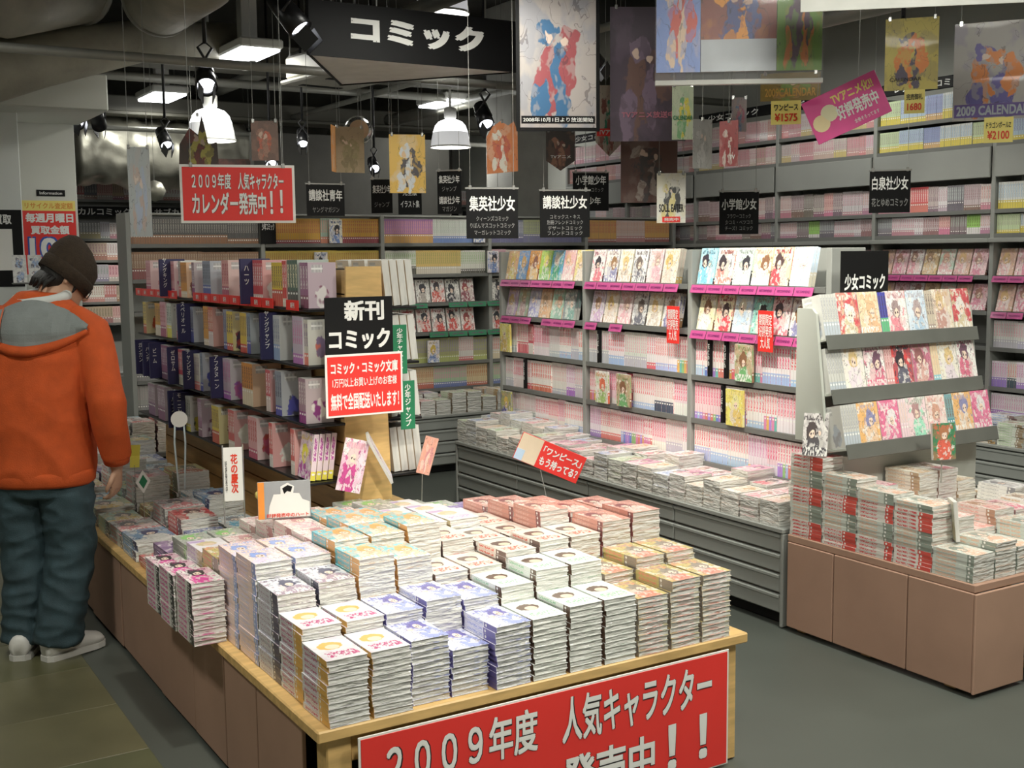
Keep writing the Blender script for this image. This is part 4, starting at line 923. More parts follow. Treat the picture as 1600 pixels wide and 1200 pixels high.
for r,(cols,(yb,zb,_,_2)) in enumerate(zip((RCOL,RCOL2,RCOL3),TIER)):
    q=MB(); q.cbox((.003,-.125,-.012),(Lx,.0,0),.002,M=Matrix.Translation((0,yb,zb))@Matrix.Rotation(-.22,4,'X')); q.build('tier_board',M_fixture,RK)
    q=MB(); q.cbox((.003,-.131,-.05),(Lx,-.1255,.012),.002,M=Matrix.Translation((0,yb,zb))@Matrix.Rotation(-.22,4,'X')); q.build('tier_lip',mat('rack_lip_grey',(.13,.135,.12),.5),RK)
    x=.008; k=0
    while x<Lx-.1:
        cn,c1,c2,c3=cols[k%len(cols)]; spine=(k%3==0 and k>0) or x<.1
        if spine:
            d=des(jit(c1,.05),c3,c2,random.uniform(0,90)); n=6 if x<.1 else 3
            if x<.1: d=des((.62,.62,.58),(.5,.55,.6),(.4,.4,.42),random.uniform(0,90))
            for s in range(n):
                M=FR@Matrix.Translation((0,yb,zb))@Matrix.Rotation(-.22,4,'X')@Matrix.Translation((x+.015,-.12,.0008))@SPOUT
                o=link('rack_comic',book_mesh(.1,.182 if r<2 else .172,.0145,d,'left'),None,M); tag(o,'%s spined comic, %s of its run, %s slanted-rack tier, group %s'%('silver' if n==6 else cn,ordw(s+1),('top','middle','lowest')[r],ordw(k+1)),'comic book','comics on the slanted rack'); x+=.0155
        else:
            d=des(c1,c2,c3,random.uniform(0,90)); w=.12
            for c in range(2):
                M=FR@Matrix.Translation((0,yb,zb))@Matrix.Rotation(-.22,4,'X')@Matrix.Translation((x,-.12+c*.0205,.0008))
                o=link('rack_comic',book_mesh(w,.186 if r<2 else .174,.019,d,'right'),None,M); tag(o,'%s face-out comic, group %s on the %s slanted-rack tier%s'%(cn,ordw(k+1),('top','middle','lowest')[r],'' if c==0 else ', rear copy'),'comic book','comics on the slanted rack')
            x+=w+.004
        k+=1
s=board('rack_sign','black sign reading girls comics standing on the slanted rack',(3.87,3.475,1.50),.29,.2,M_black); letters('少女コミック',.245,.068,M_white,s,0,-.03,-.001,.03); bx('stake',(-.012,.004,-.125),(.012,.012,-.09),M_blackm,s)
# comics clipped on stands at the table corner
def standcard(label,loc,w,h,rz,d,lean=-.2,kind='propped_comic',stand=0.0):
    t=thing(kind,label,'comic book',loc,rz); link('comic',book_mesh(w,h,.014,d,'right'),t,Matrix.Translation((-w/2,0,0))@Matrix.Rotation(lean,4,'X'))
    q=MB(); q.cbox((-.04,-.008,-.006),(.04,.055,-.001),.001); q.build('stand_foot',M_acryl,t)
    if stand: q=MB(); q.tube([(0,.02,-.002),(0,.02,-stand)],.003,6); q.build('stand_pole',M_pipe,t)
    return t
standcard('grey two-figure comic tilted on top of the tallest stack',(3.497,3.385,.772),.1,.176,-.95,des((.72,.68,.66),(.08,.06,.06),(.1,.09,.1),14.2),-.3)
standcard('green and red two-figure comic on a thin pole stand',(3.98,3.13,.745),.105,.15,-.3,des((.06,.25,.12),(.45,.2,.1),(.75,.15,.1),21.4),-.1,'pole_comic',.1)
standcard('green-gold comic propped against a stack on the brown-clad table',(3.632,2.79,.53),.09,.15,.9,des((.5,.52,.35),(.4,.35,.2),(.45,.4,.25),16.2),-.1)
# ------------------------------------------------------------------ back shelf (boys' comics), across the aisle
random.seed(81)
FK=frame((1.9,8.0,0),0); BK=.924
TK=[1.69,1.455,1.235,1.01,.775,.575]
bk=shelf_unit('gondola_shelf','tall grey shelf unit of boys comics with green strips behind the slat gondola',FK,5,BK,TK,.24,1.90,.43)
bench('display_bench','ribbed grey bench below the green-strip shelf',frame((2.75,7.56,0),0),3.37,4,.42,.43)
for i in range(5): bx('header_board',(i*BK+.017,-.008,1.884),((i+1)*BK-.017,.2,1.9),M_steel,bk)
ROWS=[
 [[('dull black',40,(.12,.12,.12),(.35,.18,.1),(.4,.38,.34))],[('orange and maroon',26,(.72,.42,.08),(.35,.08,.1),(.5,.15,.1)),('green and white',9,(.5,.65,.55),(.75,.3,.2),(.8,.4,.3))],[('violet and orange',24,(.42,.2,.45),(.6,.35,.12),(.65,.35,.3)),('white and mixed',20,(.72,.74,.7),(.2,.3,.6),(.5,.6,.5))],[('grey blue',20,(.3,.32,.42),(.2,.2,.35),(.6,.6,.6)),('lime',16,(.5,.55,.3),(.25,.25,.4),(.3,.3,.3))],[('orange',20,(.75,.45,.15),(.4,.15,.15),(.6,.2,.15)),('pink and grey',18,(.75,.6,.55),(.6,.3,.3),(.7,.4,.3))]],
 [[('brown',30,(.35,.2,.12),(.3,.1,.1),(.5,.4,.3))],[('yellow',34,(.75,.58,.12),(.45,.15,.1),(.5,.2,.1))],[('white and black',16,(.78,.78,.7),(.12,.12,.1),(.3,.5,.2)),('yellow-orange',22,(.75,.55,.2),(.7,.65,.55),(.4,.4,.15))],[('pink',8,(.75,.5,.55),(.5,.2,.4),(.5,.2,.3)),('cream',26,(.75,.68,.6),(.6,.3,.3),(.6,.3,.3))],[('pale',30,(.75,.7,.66),(.5,.4,.5),(.6,.4,.4))]],
 None,None,
 [[('grey',40,(.4,.4,.38),(.3,.3,.3),(.5,.4,.4))],[('grey',40,(.5,.5,.48),(.3,.3,.3),(.5,.4,.4))],[('white and red',8,(.75,.72,.68),(.7,.2,.2),(.6,.3,.3)),('olive and violet',30,(.42,.42,.2),(.5,.55,.2),(.3,.25,.45))],[('white and red',30,(.78,.75,.68),(.8,.7,.5),(.75,.2,.15))],[('pale',30,(.75,.7,.66),(.5,.4,.5),(.6,.4,.4))]],
 [[('grey',40,(.4,.4,.38),(.3,.3,.3),(.5,.4,.4))],[('grey',40,(.5,.5,.48),(.3,.3,.3),(.5,.4,.4))],[('tan and red',24,(.7,.58,.35),(.6,.2,.15),(.5,.2,.1)),('green stripes',18,(.45,.6,.4),(.2,.25,.5),(.75,.3,.45))],[('green stripes',30,(.45,.6,.4),(.2,.25,.5),(.75,.3,.45))],[('pale',30,(.75,.7,.66),(.5,.4,.5),(.6,.4,.4))]]]
for r,row in enumerate(ROWS):
    if row is None: continue
    for i in range(5): spine_row(FK,i*BK+.02,(i+1)*BK-.02,TK[r]+.001,.01,row[i],None,T=(.0145,.017),hh=(.178,.186) if r<5 else (.165,.172))
FB_=[('white black-haired-pair',(.85,.83,.78),(.04,.04,.05),(.06,.06,.07)),('pale red-haired',(.85,.78,.74),(.35,.08,.08),(.3,.1,.12)),('white sword-figure',(.88,.87,.82),(.05,.05,.06),(.5,.45,.4)),('white and red monochrome',(.85,.83,.8),(.06,.05,.06),(.7,.15,.12))]
for r in (2,3):
    for i in (2,3): 
        face_row(FK,i*BK+.03,(i+1)*BK-.02,TK[r]+.001,.01,FB_ if r==2 else [('red-banded '+n.split()[-1],c1,c2,(.7,.12,.1)) for n,c1,c2,c3 in FB_],'%s upright, %s green-strip tier'%(('','','second','third')[i],('upper','lower')[r-2]),'face-out comics on the green-strip shelf',.2,n=1)
    strips(bk,2*BK+.03,4*BK-.02,TK[r]-.018,-.016,.16,.012,M_green,'少年',.1)
# a few face-outs in the spine tiers, a black sign on the upright
for k,(x,r) in enumerate(((1.42,0),(2.62,0),(2.74,1),(2.2,4),(1.3,1))):
    cc=FB_[k%4]; d=des(jit(cc[1],.1),(.7,.5,.1) if k%2 else cc[2],(.2,.3,.6),random.uniform(0,90)); o=link('face_out_comic',book_mesh(.1,.17,.012,d,'right'),None,FK@Matrix.Translation((x,-.026,TK[r]+.004))); tag(o,'small face-out comic set before the spines, %s along the green-strip shelf'%ordw(k+1),'comic book','face-out comics on the green-strip shelf')
s=board('upright_sign','small black sign reading boys comics on the far shelf upright',(2.86,7.975,1.79),.115,.2,M_black); letters('少年コミック',.09,.05,M_white,s,0,.02,-.001,.02)
# stacks on that bench
for i in range(25):
    for j in range(2):
        n=random.randint(6,10); c=BC[random.choice((0,1,3,5))]; d=des(*c[1:],random.uniform(0,90)); x=2.79+i*.13; y=7.575+j*.2
        for b in range(n):
            k=n-1-b; M=flat_at(x,y+random.uniform(-.002,.002),.4306+(b+1)*.0155,.118,.178,random.uniform(-.03,.03))
            if j==0 and k<1 and 8<i<20:
                o=link('back_bench_comic',book_mesh(.118,.178,.0152,d,'left',BOOKW),None,M); tag(o,'%s comic topmost of the %s stack along the bench below the green strips'%(c[0],ordw(i-8)),'comic book','comics on the far grey bench')
            else: book_into(REST,.118,.178,.0152,d,'left',M)
o=thing('pop_card','red notice card hanging at the narrow bay beside the green strips','card',(5.0,7.96,1.4),0); bx('card',(-.1,0,-.12),(.1,.002,.12),M_red,o,.0005); letters('おすすめ\n新刊入荷\n大人気！',.17,.2,M_white,o,0,0,-.001,.01); bx('clip',(-.01,.002,.1),(.01,.05,.11),M_silver,o)
o=thing('pop_poster','small poster of two white-clad figures on the far bench end','poster',(5.03,7.93,.585),0); q=MB(); q.cur=des((.8,.8,.75),(.1,.1,.15),(.85,.84,.8),4.4); q.cbox((-.15,0,0),(.15,.004,.26),.001); q.build('sheet',[POSTER],o,attrs=True); bx('foot',(-.1,.004,0),(.1,.05,.01),M_acryl,o)
# ------------------------------------------------------------------ wall shelves on the right
random.seed(91)
FW=frame((6.6,9.75,0),-PI/2); BWW=.975; NBW=8
TW=[2.465,2.28,1.855,1.70,1.43,1.2,.97,.715,.5]
wl=shelf_unit('tall_shelf','tall grey wall shelving filled with pink and pale girls comics',FW,NBW,BWW,[2.465,2.28,1.855,1.70,1.43,1.2,.97,.715,.5],.26,2.66,0)
for i in range(NBW):
    bx('fascia_board',(i*BWW+.017,-.03,2.06),((i+1)*BWW-.017,-.014,2.255),M_steel,wl); bx('mid_rail',(i*BWW,-.05,1.645),((i+1)*BWW,-.014,1.675),M_steel,wl)
    bx('sign_rail',(i*BWW+.05,-.02,2.665),((i+1)*BWW-.05,.0,2.745),M_black,wl); letters('レディースコミック' if i>2 else '少女コミック',.6,.05,M_white,wl,i*BWW+.47,2.705,-.0215,.015)
WPK=[[P_('pink',(.6,.42,.4),(.65,.3,.32),(.6,.2,.25)) for _ in range(9)]+[P_('pale pink',(.72,.62,.6),(.6,.45,.45),(.6,.2,.3)) for _ in range(6)]+[P_('pale grey',(.62,.6,.58),(.6,.5,.2),(.5,.3,.3)) for _ in range(3)] for _ in range(3)]
YEL=[('white and yellow',14,(.72,.74,.72),(.75,.62,.12),(.3,.45,.6)),('pale blue and yellow',12,(.5,.62,.72),(.75,.62,.12),(.3,.3,.5)),('lime and yellow',10,(.6,.72,.45),(.72,.6,.12),(.4,.4,.3)),('blue and orange',8,(.35,.42,.65),(.7,.45,.2),(.3,.3,.5))]
DRK=[P_('dark grey',(.3,.28,.28),(.2,.2,.2),(.5,.5,.48)) for _ in range(3)]+[P_('pink and dark',(.6,.5,.5),(.3,.15,.2),(.3,.2,.2)) for _ in range(4)]+[P_('white and pink',(.78,.72,.7),(.6,.3,.35),(.6,.3,.3)) for _ in range(3)]
MIX=[P_('bright green',(.35,.7,.2),(.8,.8,.75),(.2,.3,.1)),P_('red',(.75,.12,.12),(.75,.2,.2),(.85,.8,.7)),P_('pink',(.8,.5,.52),(.75,.3,.4),(.6,.2,.2)),P_('white',(.82,.78,.76),(.6,.4,.5),(.5,.3,.3)),P_('orange',(.8,.45,.25),(.75,.4,.2),(.6,.2,.1))]
for i in range(NBW):
    yel=i>=4
    x0,x1=i*BWW+.02,(i+1)*BWW-.02
    for r in range(9):
        if r in (4,5):
            if i>=3: face_row(FW,x0+.01,x1,TW[r],.008,[('gold and rose',(.75,.5,.4),(.75,.5,.25),(.8,.5,.5)),('pink girl',(.85,.6,.62),(.5,.25,.2),(.75,.3,.4)),('white and rose',(.85,.78,.76),(.35,.2,.15),(.8,.4,.45)),('amber',(.75,.55,.3),(.4,.25,.15),(.8,.6,.4)),('mint and rose',(.6,.72,.6),(.7,.4,.3),(.8,.5,.5))],'far side, %s strip tier, %s wall bay'%(('upper','lower')[r-4],ordw(i+1)),'face-out comics on the wall shelves',.28,n=1,kind='wall_face_comic')
            continue
        ser=list(random.choice(WPK)); random.shuffle(ser)
        if r in (0,1) and yel: ser=list(YEL)
        if r in (2,3): ser=list(YEL) if i>=5 else (list(DRK) if i<3 else list(MIX)+list(DRK)); 
        if r>=6: ser=girls(.1)
        if i<5 and r>=4: continue
        random.shuffle(ser)
        spine_row(FW,x0,x1,TW[r]+.001,.01,ser,None,T=(.015,.018),hh=(.14,.145) if r==1 else (.122,.129) if r==3 else (.165,.175),w=.11)
    if i>=3:
        for r in (4,5): strips(wl,x0,x1,TW[r]-.02,-.02,skip=.05)
bench('display_bench','ribbed grey bench under the wall shelves',frame((6.15,9.75,0),-PI/2),7.8,8,.43,.42)
for i in range(6):
    for j in range(2):
        n=random.randint(6,11); c=BC[random.randrange(6)]; d=des(*c[1:],random.uniform(0,90))
        for b in range(n): book_into(REST,.118,.178,.0152,d,'left',flat_at(6.17+j*.2,4.3+i*.2,.4206+(b+1)*.0155,.118,.178,random.uniform(-.1,.1)))
# ------------------------------------------------------------------ far subculture shelves at the back wall
random.seed(95)
FF=frame((2.2,12.6,0),0)
TF=[2.2,1.8,1.58,1.36,1.15,.93]
fr=shelf_unit('far_shelf','far wall shelving under white-lettered subculture header strips',FF,6,.95,TF,.24,2.6,0)
for i in range(6):
    bx('header_strip',(i*.95+.03,-.02,2.03),((i+1)*.95-.03,-.013,2.13),M_black,fr,.002); letters('サブカルコミック',.7,.075,M_white,fr,i*.95+.475,2.08,-.0215,.02)
    for r in range(6):
        ser=[P_('white',(.8,.78,.74),(.6,.3,.3),(.5,.3,.3)),P_('tan',(.6,.45,.35),(.4,.2,.2),(.3,.2,.2)),P_('red',(.6,.2,.2),(.6,.5,.5),(.8,.8,.8)),P_('grey',(.5,.5,.5),(.3,.3,.35),(.3,.3,.3)),P_('pink',(.75,.5,.5),(.6,.5,.5),(.5,.2,.2)),P_('dark',(.2,.2,.22),(.4,.3,.2),(.6,.6,.6))]; random.shuffle(ser)
        spine_row(FF,i*.95+.02,(i+1)*.95-.02,TF[r]+.001,.01,ser,None,T=(.02,.03),hh=(.165,.18))
# low grey counter and piles between pillar and slat gondola
t=thing('floor_cabinet','low grey drawer cabinet behind the slat gondola','cabinet',(2.35,9.6,0)); bx('body',(-.35,-.25,.05),(.35,.25,.72),M_rib,t,.01); bx('kick_plate',(-.33,-.22,0),(.33,.22,.049),M_black,t)
for k in range(3): d_=bx('drawer',(-.33,-.265,.08+k*.21),(.33,-.252,.27+k*.21),M_steel,t,.004); bx('handle',(-.08,-.28,.19+k*.21),(.08,-.266,.205+k*.21),M_silver,d_)
t=thing('low_platform','low dark platform table behind the slat gondola','table',(1.95,8.0-.75,0)); bx('tabletop',(-.62,-.28,.42),(-.02,.2,.45),M_steeld,t); [bx('leg',(x,y,0),(x+.05,y+.05,.419),M_steeld,t) for x in (-.6,-.09) for y in (-.26,.13)]
random.seed(97)
for i in range(4):
    for j in range(2):
        n=random.randint(6,16); c=random.randrange(9); d=des(*MAGP[c],200+i*3+j)
        for b in range(n):
            o=link('magazine',book_mesh(.13,.19,.014,d,'left',BOOKW),None,flat_at(1.345+i*.145,6.985+j*.215,.4506+(b+1)*.0143,.13,.19,random.uniform(-.04,.04)))
            tag(o,'%s magazine, %s from top, %s pile of %s row on dark platform'%(MNAME[c],ordw(n-b),ordw(i+1),ordw(j+1)),'magazine','magazines piled on the dark platform')
# ------------------------------------------------------------------ remainder objects
o=REST.build('stacked_comics',BOOKW,attrs=True); o['kind']='stuff'; o['label']='rest of the comics lying in stacks below the top copies'; o['category']='comic books'
o=RESTS.build('shelved_comics',BOOKM,attrs=True); o['kind']='stuff'; o['label']='rest of the comics standing spine out on the shelves'; o['category']='comic books'
# ------------------------------------------------------------------ hanging signs and posters
def strings(o,w,h,loc,rz,n=2,rot=None,y=.002):
    zt=CEILZ
    for k in range(n):
        x=-w*.42+k*(w*.84)/max(1,n-1) if n>1 else 0
        q=MB(); q.tube([(x,y,h/2),(x,y,zt-loc[2])],.0014,5); q.build('string',M_string,o)
        q=MB(); q.cbox((x-.008,y-.006,h/2-.012),(x+.008,y+.006,h/2+.012),.002); q.build('clip',M_silver,o)
def hsign(label,loc,w,h,lines,rz,m=M_black,group='black publisher signs on strings'):
    o=board('hanging_sign',label,loc,w,h,m,rz,.003,'sign',group)
    bx('rail',(-w/2-.005,-.003,h/2-.004),(w/2+.005,.006,h/2+.006),M_silver,o,.001)
    for tx,tw,th,z,mm,bo in lines: letters(tx,w*tw,h*th,mm,o,0,h*z,-.0012,bo)
    strings(o,w,h+.01,loc,rz); return o
W_,G_=M_white,M_grey_letter
hsign('black hanging sign with three small lines above the magenta shelf far end',(3.38,5.75,1.83),.30,.28,[('集英社少女',.88,.3,.2,W_,.02),('クィーンズコミック',.62,.1,-.1,G_,0),('りぼんマスコットコミック',.85,.1,-.24,G_,0),('マーガレットコミック',.7,.1,-.38,G_,0)],-.3)
hsign('black hanging sign with four small lines below the framed figure poster',(3.84,5.70,1.83),.30,.27,[('講談社少女',.88,.28,.25,W_,.02),('コミックス・キス',.6,.09,-.06,G_,0),('別冊フレンドコミック',.72,.09,-.18,G_,0),('デザートコミック',.68,.09,-.30,G_,0),('フレンドコミック',.7,.09,-.41,G_,0)],-.33)
hsign('two-part black sign hanging behind the red-tipped pennant',(4.68,6.63,2.02),.25,.26,[('小学館少年',.85,.24,.3,W_,.02),('サンデーコミック',.7,.12,.05,G_,0),('社少年',.55,.2,-.24,W_,.02)],-.4)
hsign('black hanging sign in front of the wall shelves with dim lower lines',(4.98,5.48,1.84),.24,.26,[('小学館少女',.88,.26,.2,W_,.02),('フラワーコミック',.6,.1,-.08,G_,0),('少コミ・ベツコミ',.7,.1,-.22,G_,0),('チーズ！コミック',.7,.1,-.36,G_,0)],-.62)
hsign('black hanging sign above the slanted rack with one lower line',(5.62,4.87,1.95),.235,.25,[('白泉社少女',.88,.32,.2,W_,.02),('花とゆめコミック',.88,.2,-.25,G_,.01)],-.75)
hsign('black tilted sign of young-men comics behind the red calendar sign',(3.04,7.35,1.97),.26,.21,[('講談社青年',.88,.36,.15,W_,.02),('ヤングマガジン',.7,.18,-.3,G_,0)],-.1)
hsign('narrow black hanging sign beside the mobile card',(3.59,8.0-.35,2.02),.15,.24,[('集英社少年',.85,.24,.2,W_,.01),('ジャンプ',.7,.16,-.25,G_,0)],-.5)
hsign('black hanging sign for collector editions below the orange poster',(4.3,8.63,2.05),.19,.24,[('完全版',.6,.24,.25,W_,.01),('イラスト集',.8,.24,-.15,W_,.01)],-.45)
hsign('tall black sign hanging askew beside the dome lamp',(4.08,7.55,2.05),.18,.31,[('集英社少年',.85,.18,.3,W_,.01),('ジャンプ',.6,.12,.08,G_,0),('講談社少年',.85,.18,-.18,W_,.01),('マガジン',.6,.12,-.38,G_,0)],-.75)
# red calendar sign
o=board('hanging_sign','red calendar sign with white border hung above the slat gondola',(1.9,5.71,1.91),.555,.285,M_paper,-.26,.004,'sign')
bx('red_sheet',(-.265,-.0016,-.13),(.265,-.0002,.13),M_red,o,.0005)
two_lines(o,.53,.26,-.002,('2009年度　人気キャラクター',.84,.32,0,.24),('カレンダー発売中！！',.84,.42,.0,-.18)); strings(o,.53,.28,(1.9,5.71,1.91),0)
# big triangular comic sign
t=thing('hanging_sign','big black three-sided ceiling sign reading comics in white','sign',(3.17,6.2,2.7))
z1=.3
P=[(-.69,0,0),(.69,0,0),(-.06,1.02,0)]
for k in range(3):
    a=Vector(P[k]); b=Vector(P[(k+1)%3]); q=MB(); d_=(b-a).normalized(); nrm=Vector((d_.y,-d_.x,0)); q.loft([[a,b,b+Vector((0,0,z1)),a+Vector((0,0,z1))],[p-nrm*.012 for p in (a,b,b+Vector((0,0,z1)),a+Vector((0,0,z1)))]]); q.build('face_panel',M_black,t)
q=MB(); q.loft([[(-.665,.014,.006),(.66,.014,.006),(-.06,.99,.006)],[(-.665,.014,.014),(.66,.014,.014),(-.06,.99,.014)]]); q.build('underside_panel',mat('white_panel',(.8,.8,.77),.6),t)
letters('コミック',.86,.15,M_white,t,0,.165,-.002,.05)
for x,y in ((-.5,.1),(.5,.1),(-.05,.8)): q=MB(); q.tube([(x,y,.02),(x,y,CEILZ-2.7)],.006,6); q.build('hanger_rod',M_pipe,t)
def poster(label,loc,w,h,rz,d,name='hanging_poster',border=None,texts=(),st=2,group=None,shape=None,rot=None,cat='poster'):
    o=thing(name,label,cat,loc,rz,group,rot)
    q=MB(); q.cur=d
    if shape:
        q.face([(x*w,0,z*h) for x,z in shape],0,[(x+.5,z+.5) for x,z in shape]); q.face([(x*w,.003,z*h) for x,z in shape][::-1],0,[(x+.5,z+.5) for x,z in shape][::-1])
    else: q.box((-w/2,0,-h/2),(w/2,.003,h/2))
    q.build('sheet',[POSTER],o,attrs=True)
    if border:
        b=border[1]
        for n_,lo,hi in (('l',(-w/2-b,-.004,-h/2-b),(-w/2,.005,h/2+b)),('r',(w/2,-.004,-h/2-b),(w/2+b,.005,h/2+b)),('t',(-w/2,-.004,h/2),(w/2,.005,h/2+b)),('b',(-w/2,-.004,-h/2-b),(w/2,.005,-h/2))): bx('frame_bar',lo,hi,border[0],o,.001)
    for tx,tw,th,x,z,mm,bo,bg in texts:
        if bg: bx('text_panel',(w*x-w*tw/2-.01,-.0018,h*z-h*th/2-.008),(w*x+w*tw/2+.01,-.0003,h*z+h*th/2+.008),bg,o,.0005)
        letters(tx,w*tw,h*th,mm,o,w*x,h*z,-.0025,bo)
    if st: strings(o,w,h,loc,rz,st)
    return o
poster('tall framed poster of figures on white with date line, black border',(3.69,5.54,2.66),.43,.72,-.42,des((.4,.36,.34),(.05,.14,.27),(.32,.08,.09),3.1),border=(M_black,.02),texts=(('2008年10月1日より放送開始',.92,.035,0,-.44,M_white,.01,M_black),))
poster('tall dark purple poster hanging beside the clear display case',(4.18,5.36,2.6),.43,.74,-.5,des((.06,.045,.06),(.14,.1,.14),(.12,.07,.06),12.4),texts=(('TVアニメ放送中',.7,.05,0,-.3,mat('dusky_letter',(.35,.12,.16),.6),.02,None),))
poster('dark red poster with white note hanging below the purple poster',(4.4,5.63,2.11),.34,.42,-.5,des((.12,.06,.05),(.3,.25,.22),(.06,.05,.05),6.6),texts=(('発売中',.3,.07,0,.42,mat('faded_pink_letter',(.5,.3,.3),.6),.02,M_paper),))
poster('orange poster of a leaping pale figure hanging beside the dome lamp',(3.44,6.93,2.19),.235,.375,-.32,des((.85,.55,.12),(.75,.78,.8),(.1,.09,.1),17.2))
poster('cut-out poster with red box and pale animal head shape',(3.87,6.45,2.27),.2,.33,-.35,des((.7,.25,.1),(.8,.75,.65),(.6,.15,.1),9.3),shape=[(-.5,-.5),(.5,-.44),(.5,.3),(.38,.5),(.2,.42),(-.05,.5),(-.3,.4),(-.5,.2)],st=1)
poster('leafy cut-out card hanging under the animal cut-out poster',(4.1,6.9,1.97),.16,.14,-.35,des((.12,.2,.06),(.5,.3,.15),(.45,.3,.15),2.3),st=1)
poster('small brown poster hanging beside the near dome lamp',(2.31,6.45,2.25),.15,.22,-.5,des((.18,.12,.1),(.35,.2,.15),(.5,.15,.1),5.2))
poster('dark spiky cut-out poster beside the lagged ducts',(2.27,8.13-.55,2.3),.26,.42,-.2,des((.08,.06,.05),(.2,.06,.05),(.45,.4,.1),7.4),shape=[(-.5,-.5),(.5,-.5),(.45,.1),(.25,.05),(.1,.5),(0,.2),(-.2,.3),(-.45,.05)],st=1)
poster('long narrow pale character banner hanging beside the far shelves',(1.69,6.79,1.97),.12,.5,-.25,des((.42,.45,.45),(.5,.4,.35),(.4,.45,.55),8.8))
poster('red-tipped pennant poster with anime lettering beside purple poster',(4.34,5.95,2.41),.17,.43,-.45,des((.55,.5,.42),(.3,.12,.1),(.05,.25,.16),3.7),shape=[(-.5,-.3),(0,-.5),(.5,-.3),(.5,.5),(-.5,.5)],texts=(('TVアニメ',.8,.07,0,-.16,M_white,.02,M_red),))
poster('dark pennant poster with anime lettering behind the framed poster',(4.52,6.76,2.3),.2,.27,-.4,des((.06,.05,.045),(.3,.15,.1),(.15,.06,.05),4.7),shape=[(-.5,-.25),(0,-.5),(.5,-.25),(.5,.5),(-.5,.5)],texts=(('TVアニメ',.7,.08,0,-.15,M_white,.01,None),))
t=poster('two-leaf card mobile with orange panel behind the silver balloon',(3.2,7.3,2.3),.2,.3,-.1,des((.4,.3,.18),(.25,.2,.1),(.3,.25,.12),11.1)); q=MB(); q.cur=des((.8,.35,.1),(.85,.6,.4),(.8,.4,.2),1.1); q.box((0,0,-.15),(.12,.003,.15),M=Matrix.Translation((-.1,0,0))@Matrix.Rotation(-2.1,4,'Z')); q.build('side_leaf',[POSTER],t,attrs=True)
poster('red and black far poster behind the hanging red sign',(3.5,10.7,2.25),.42,.5,-.2,des((.1,.06,.05),(.5,.15,.1),(.3,.2,.1),13.9))
poster('dark folded card pair on a long string before the wall shelves',(4.36,5.1,2.2),.12,.27,-.2,des((.4,.4,.38),(.5,.5,.48),(.35,.35,.33),15.5),st=1); 
poster('red folded card on a long string before the wall shelves',(4.48,5.02,2.2),.11,.25,-1.1,des((.35,.08,.08),(.6,.5,.45),(.3,.05,.05),15.9),st=1,texts=(('TV',.3,.1,.2,-.3,M_white,.02,None),))
poster('framed small poster with green top and red foot lettered in black',(4.44,5.47,1.92),.17,.29,-.55,des((.8,.78,.7),(.75,.65,.3),(.1,.1,.1),19.9),texts=(('SOUL EATER',.85,.16,0,-.2,M_blackl,.02,None),('発売中',.5,.06,0,-.43,M_white,.02,M_red)))
# clear display case with three prints
CS=(3.65,4.03,2.60)
o=thing('display_case','clear hanging acrylic case holding three colourful prints','display case',CS,-.6)
bx('acrylic_front',(-.37,-.012,-.25),(.37,-.009,.3),M_acryl,o,.001); bx('acrylic_base',(-.37,-.012,-.256),(.37,.02,-.235),mat('acrylic_edge',(.7,.7,.66),.12,0,.02,3,alpha=.75),o,.002); bx('acrylic_back',(-.37,.012,-.25),(.37,.015,.3),M_acryl,o,.001)
for x0,x1,d in ((-.365,-.17,des((.25,.35,.7),(.8,.6,.45),(.7,.15,.12),2.2)),(-.168,.165,des((.3,.1,.08),(.85,.35,.05),(.1,.12,.3),5.9)),(.167,.365,des((.16,.3,.05),(.6,.2,.05),(.12,.07,.1),7.7))):
    q=MB(); q.cur=d; q.box((x0,-.004,-.2),(x1,0,.295)); q.build('print',[POSTER],o,attrs=True)
q=MB(); q.cbox((-.168,-.006,-.2),(.165,-.0045,-.06),.0005); q.build('print_margin',mat('pale_grey_print',(.55,.58,.62),.5),o)
for k in range(2): q=MB(); q.tube([(-.3+k*.6,0,.28),(-.3+k*.6,0,CEILZ-CS[2])],.002,5); q.build('string',M_string,o)
# calendars with price tags
def tagcard(parent,x,z,w,h,lines):
    q=MB(); q.cbox((x-w/2,-.006,z-h/2),(x+w/2,-.0042,z+h/2),.0006); q.build('price_card',M_yellow,parent)
    for tx,tw,th,dz,mm in lines: letters(tx,w*tw,h*th,mm,parent,x,z+h*dz,-.0072,.02)
o=poster('yellow calendar poster of an orange figure with a price card',(4.96,4.18,2.6),.26,.36,-.85,des((.6,.5,.12),(.1,.08,.12),(.75,.25,.06),23.3),texts=(('CALENDAR',.6,.05,-.1,-.35,M_blackl,.01,None),)); tagcard(o,.02,-.24,.1,.12,(('完売御礼',.8,.25,.2,M_blackl),('1680',.7,.3,-.22,M_redl)))
o=poster('large blue calendar poster with orange shape and price card',(4.96,3.69,2.45),.36,.46,-.95,des((.36,.34,.32),(.12,.1,.3),(.6,.2,.05),25.2),texts=(('2009 CALENDAR',.9,.1,0,-.4,mat('steel_letter',(.35,.38,.42),.5),.03,mat('indigo_panel',(.12,.08,.25),.5)),)); tagcard(o,.03,-.28,.13,.12,(('ドラゴンボールZ',.85,.25,.2,M_blackl),('¥2100',.75,.34,-.2,M_redl)))
o=poster('brown calendar poster below the clear case with yellow price card',(4.42,4.49,2.44),.3,.14,-.75,des((.25,.18,.05),(.4,.25,.1),(.2,.3,.08),26.1),texts=(('2009CALENDAR',.85,.3,0,-.2,mat('gold_letter',(.6,.35,.08),.5),.02,None),)); tagcard(o,-.02,-.13,.15,.12,(('ワンピース',.8,.28,.22,M_blackl),('¥1575',.75,.34,-.2,M_redl)))
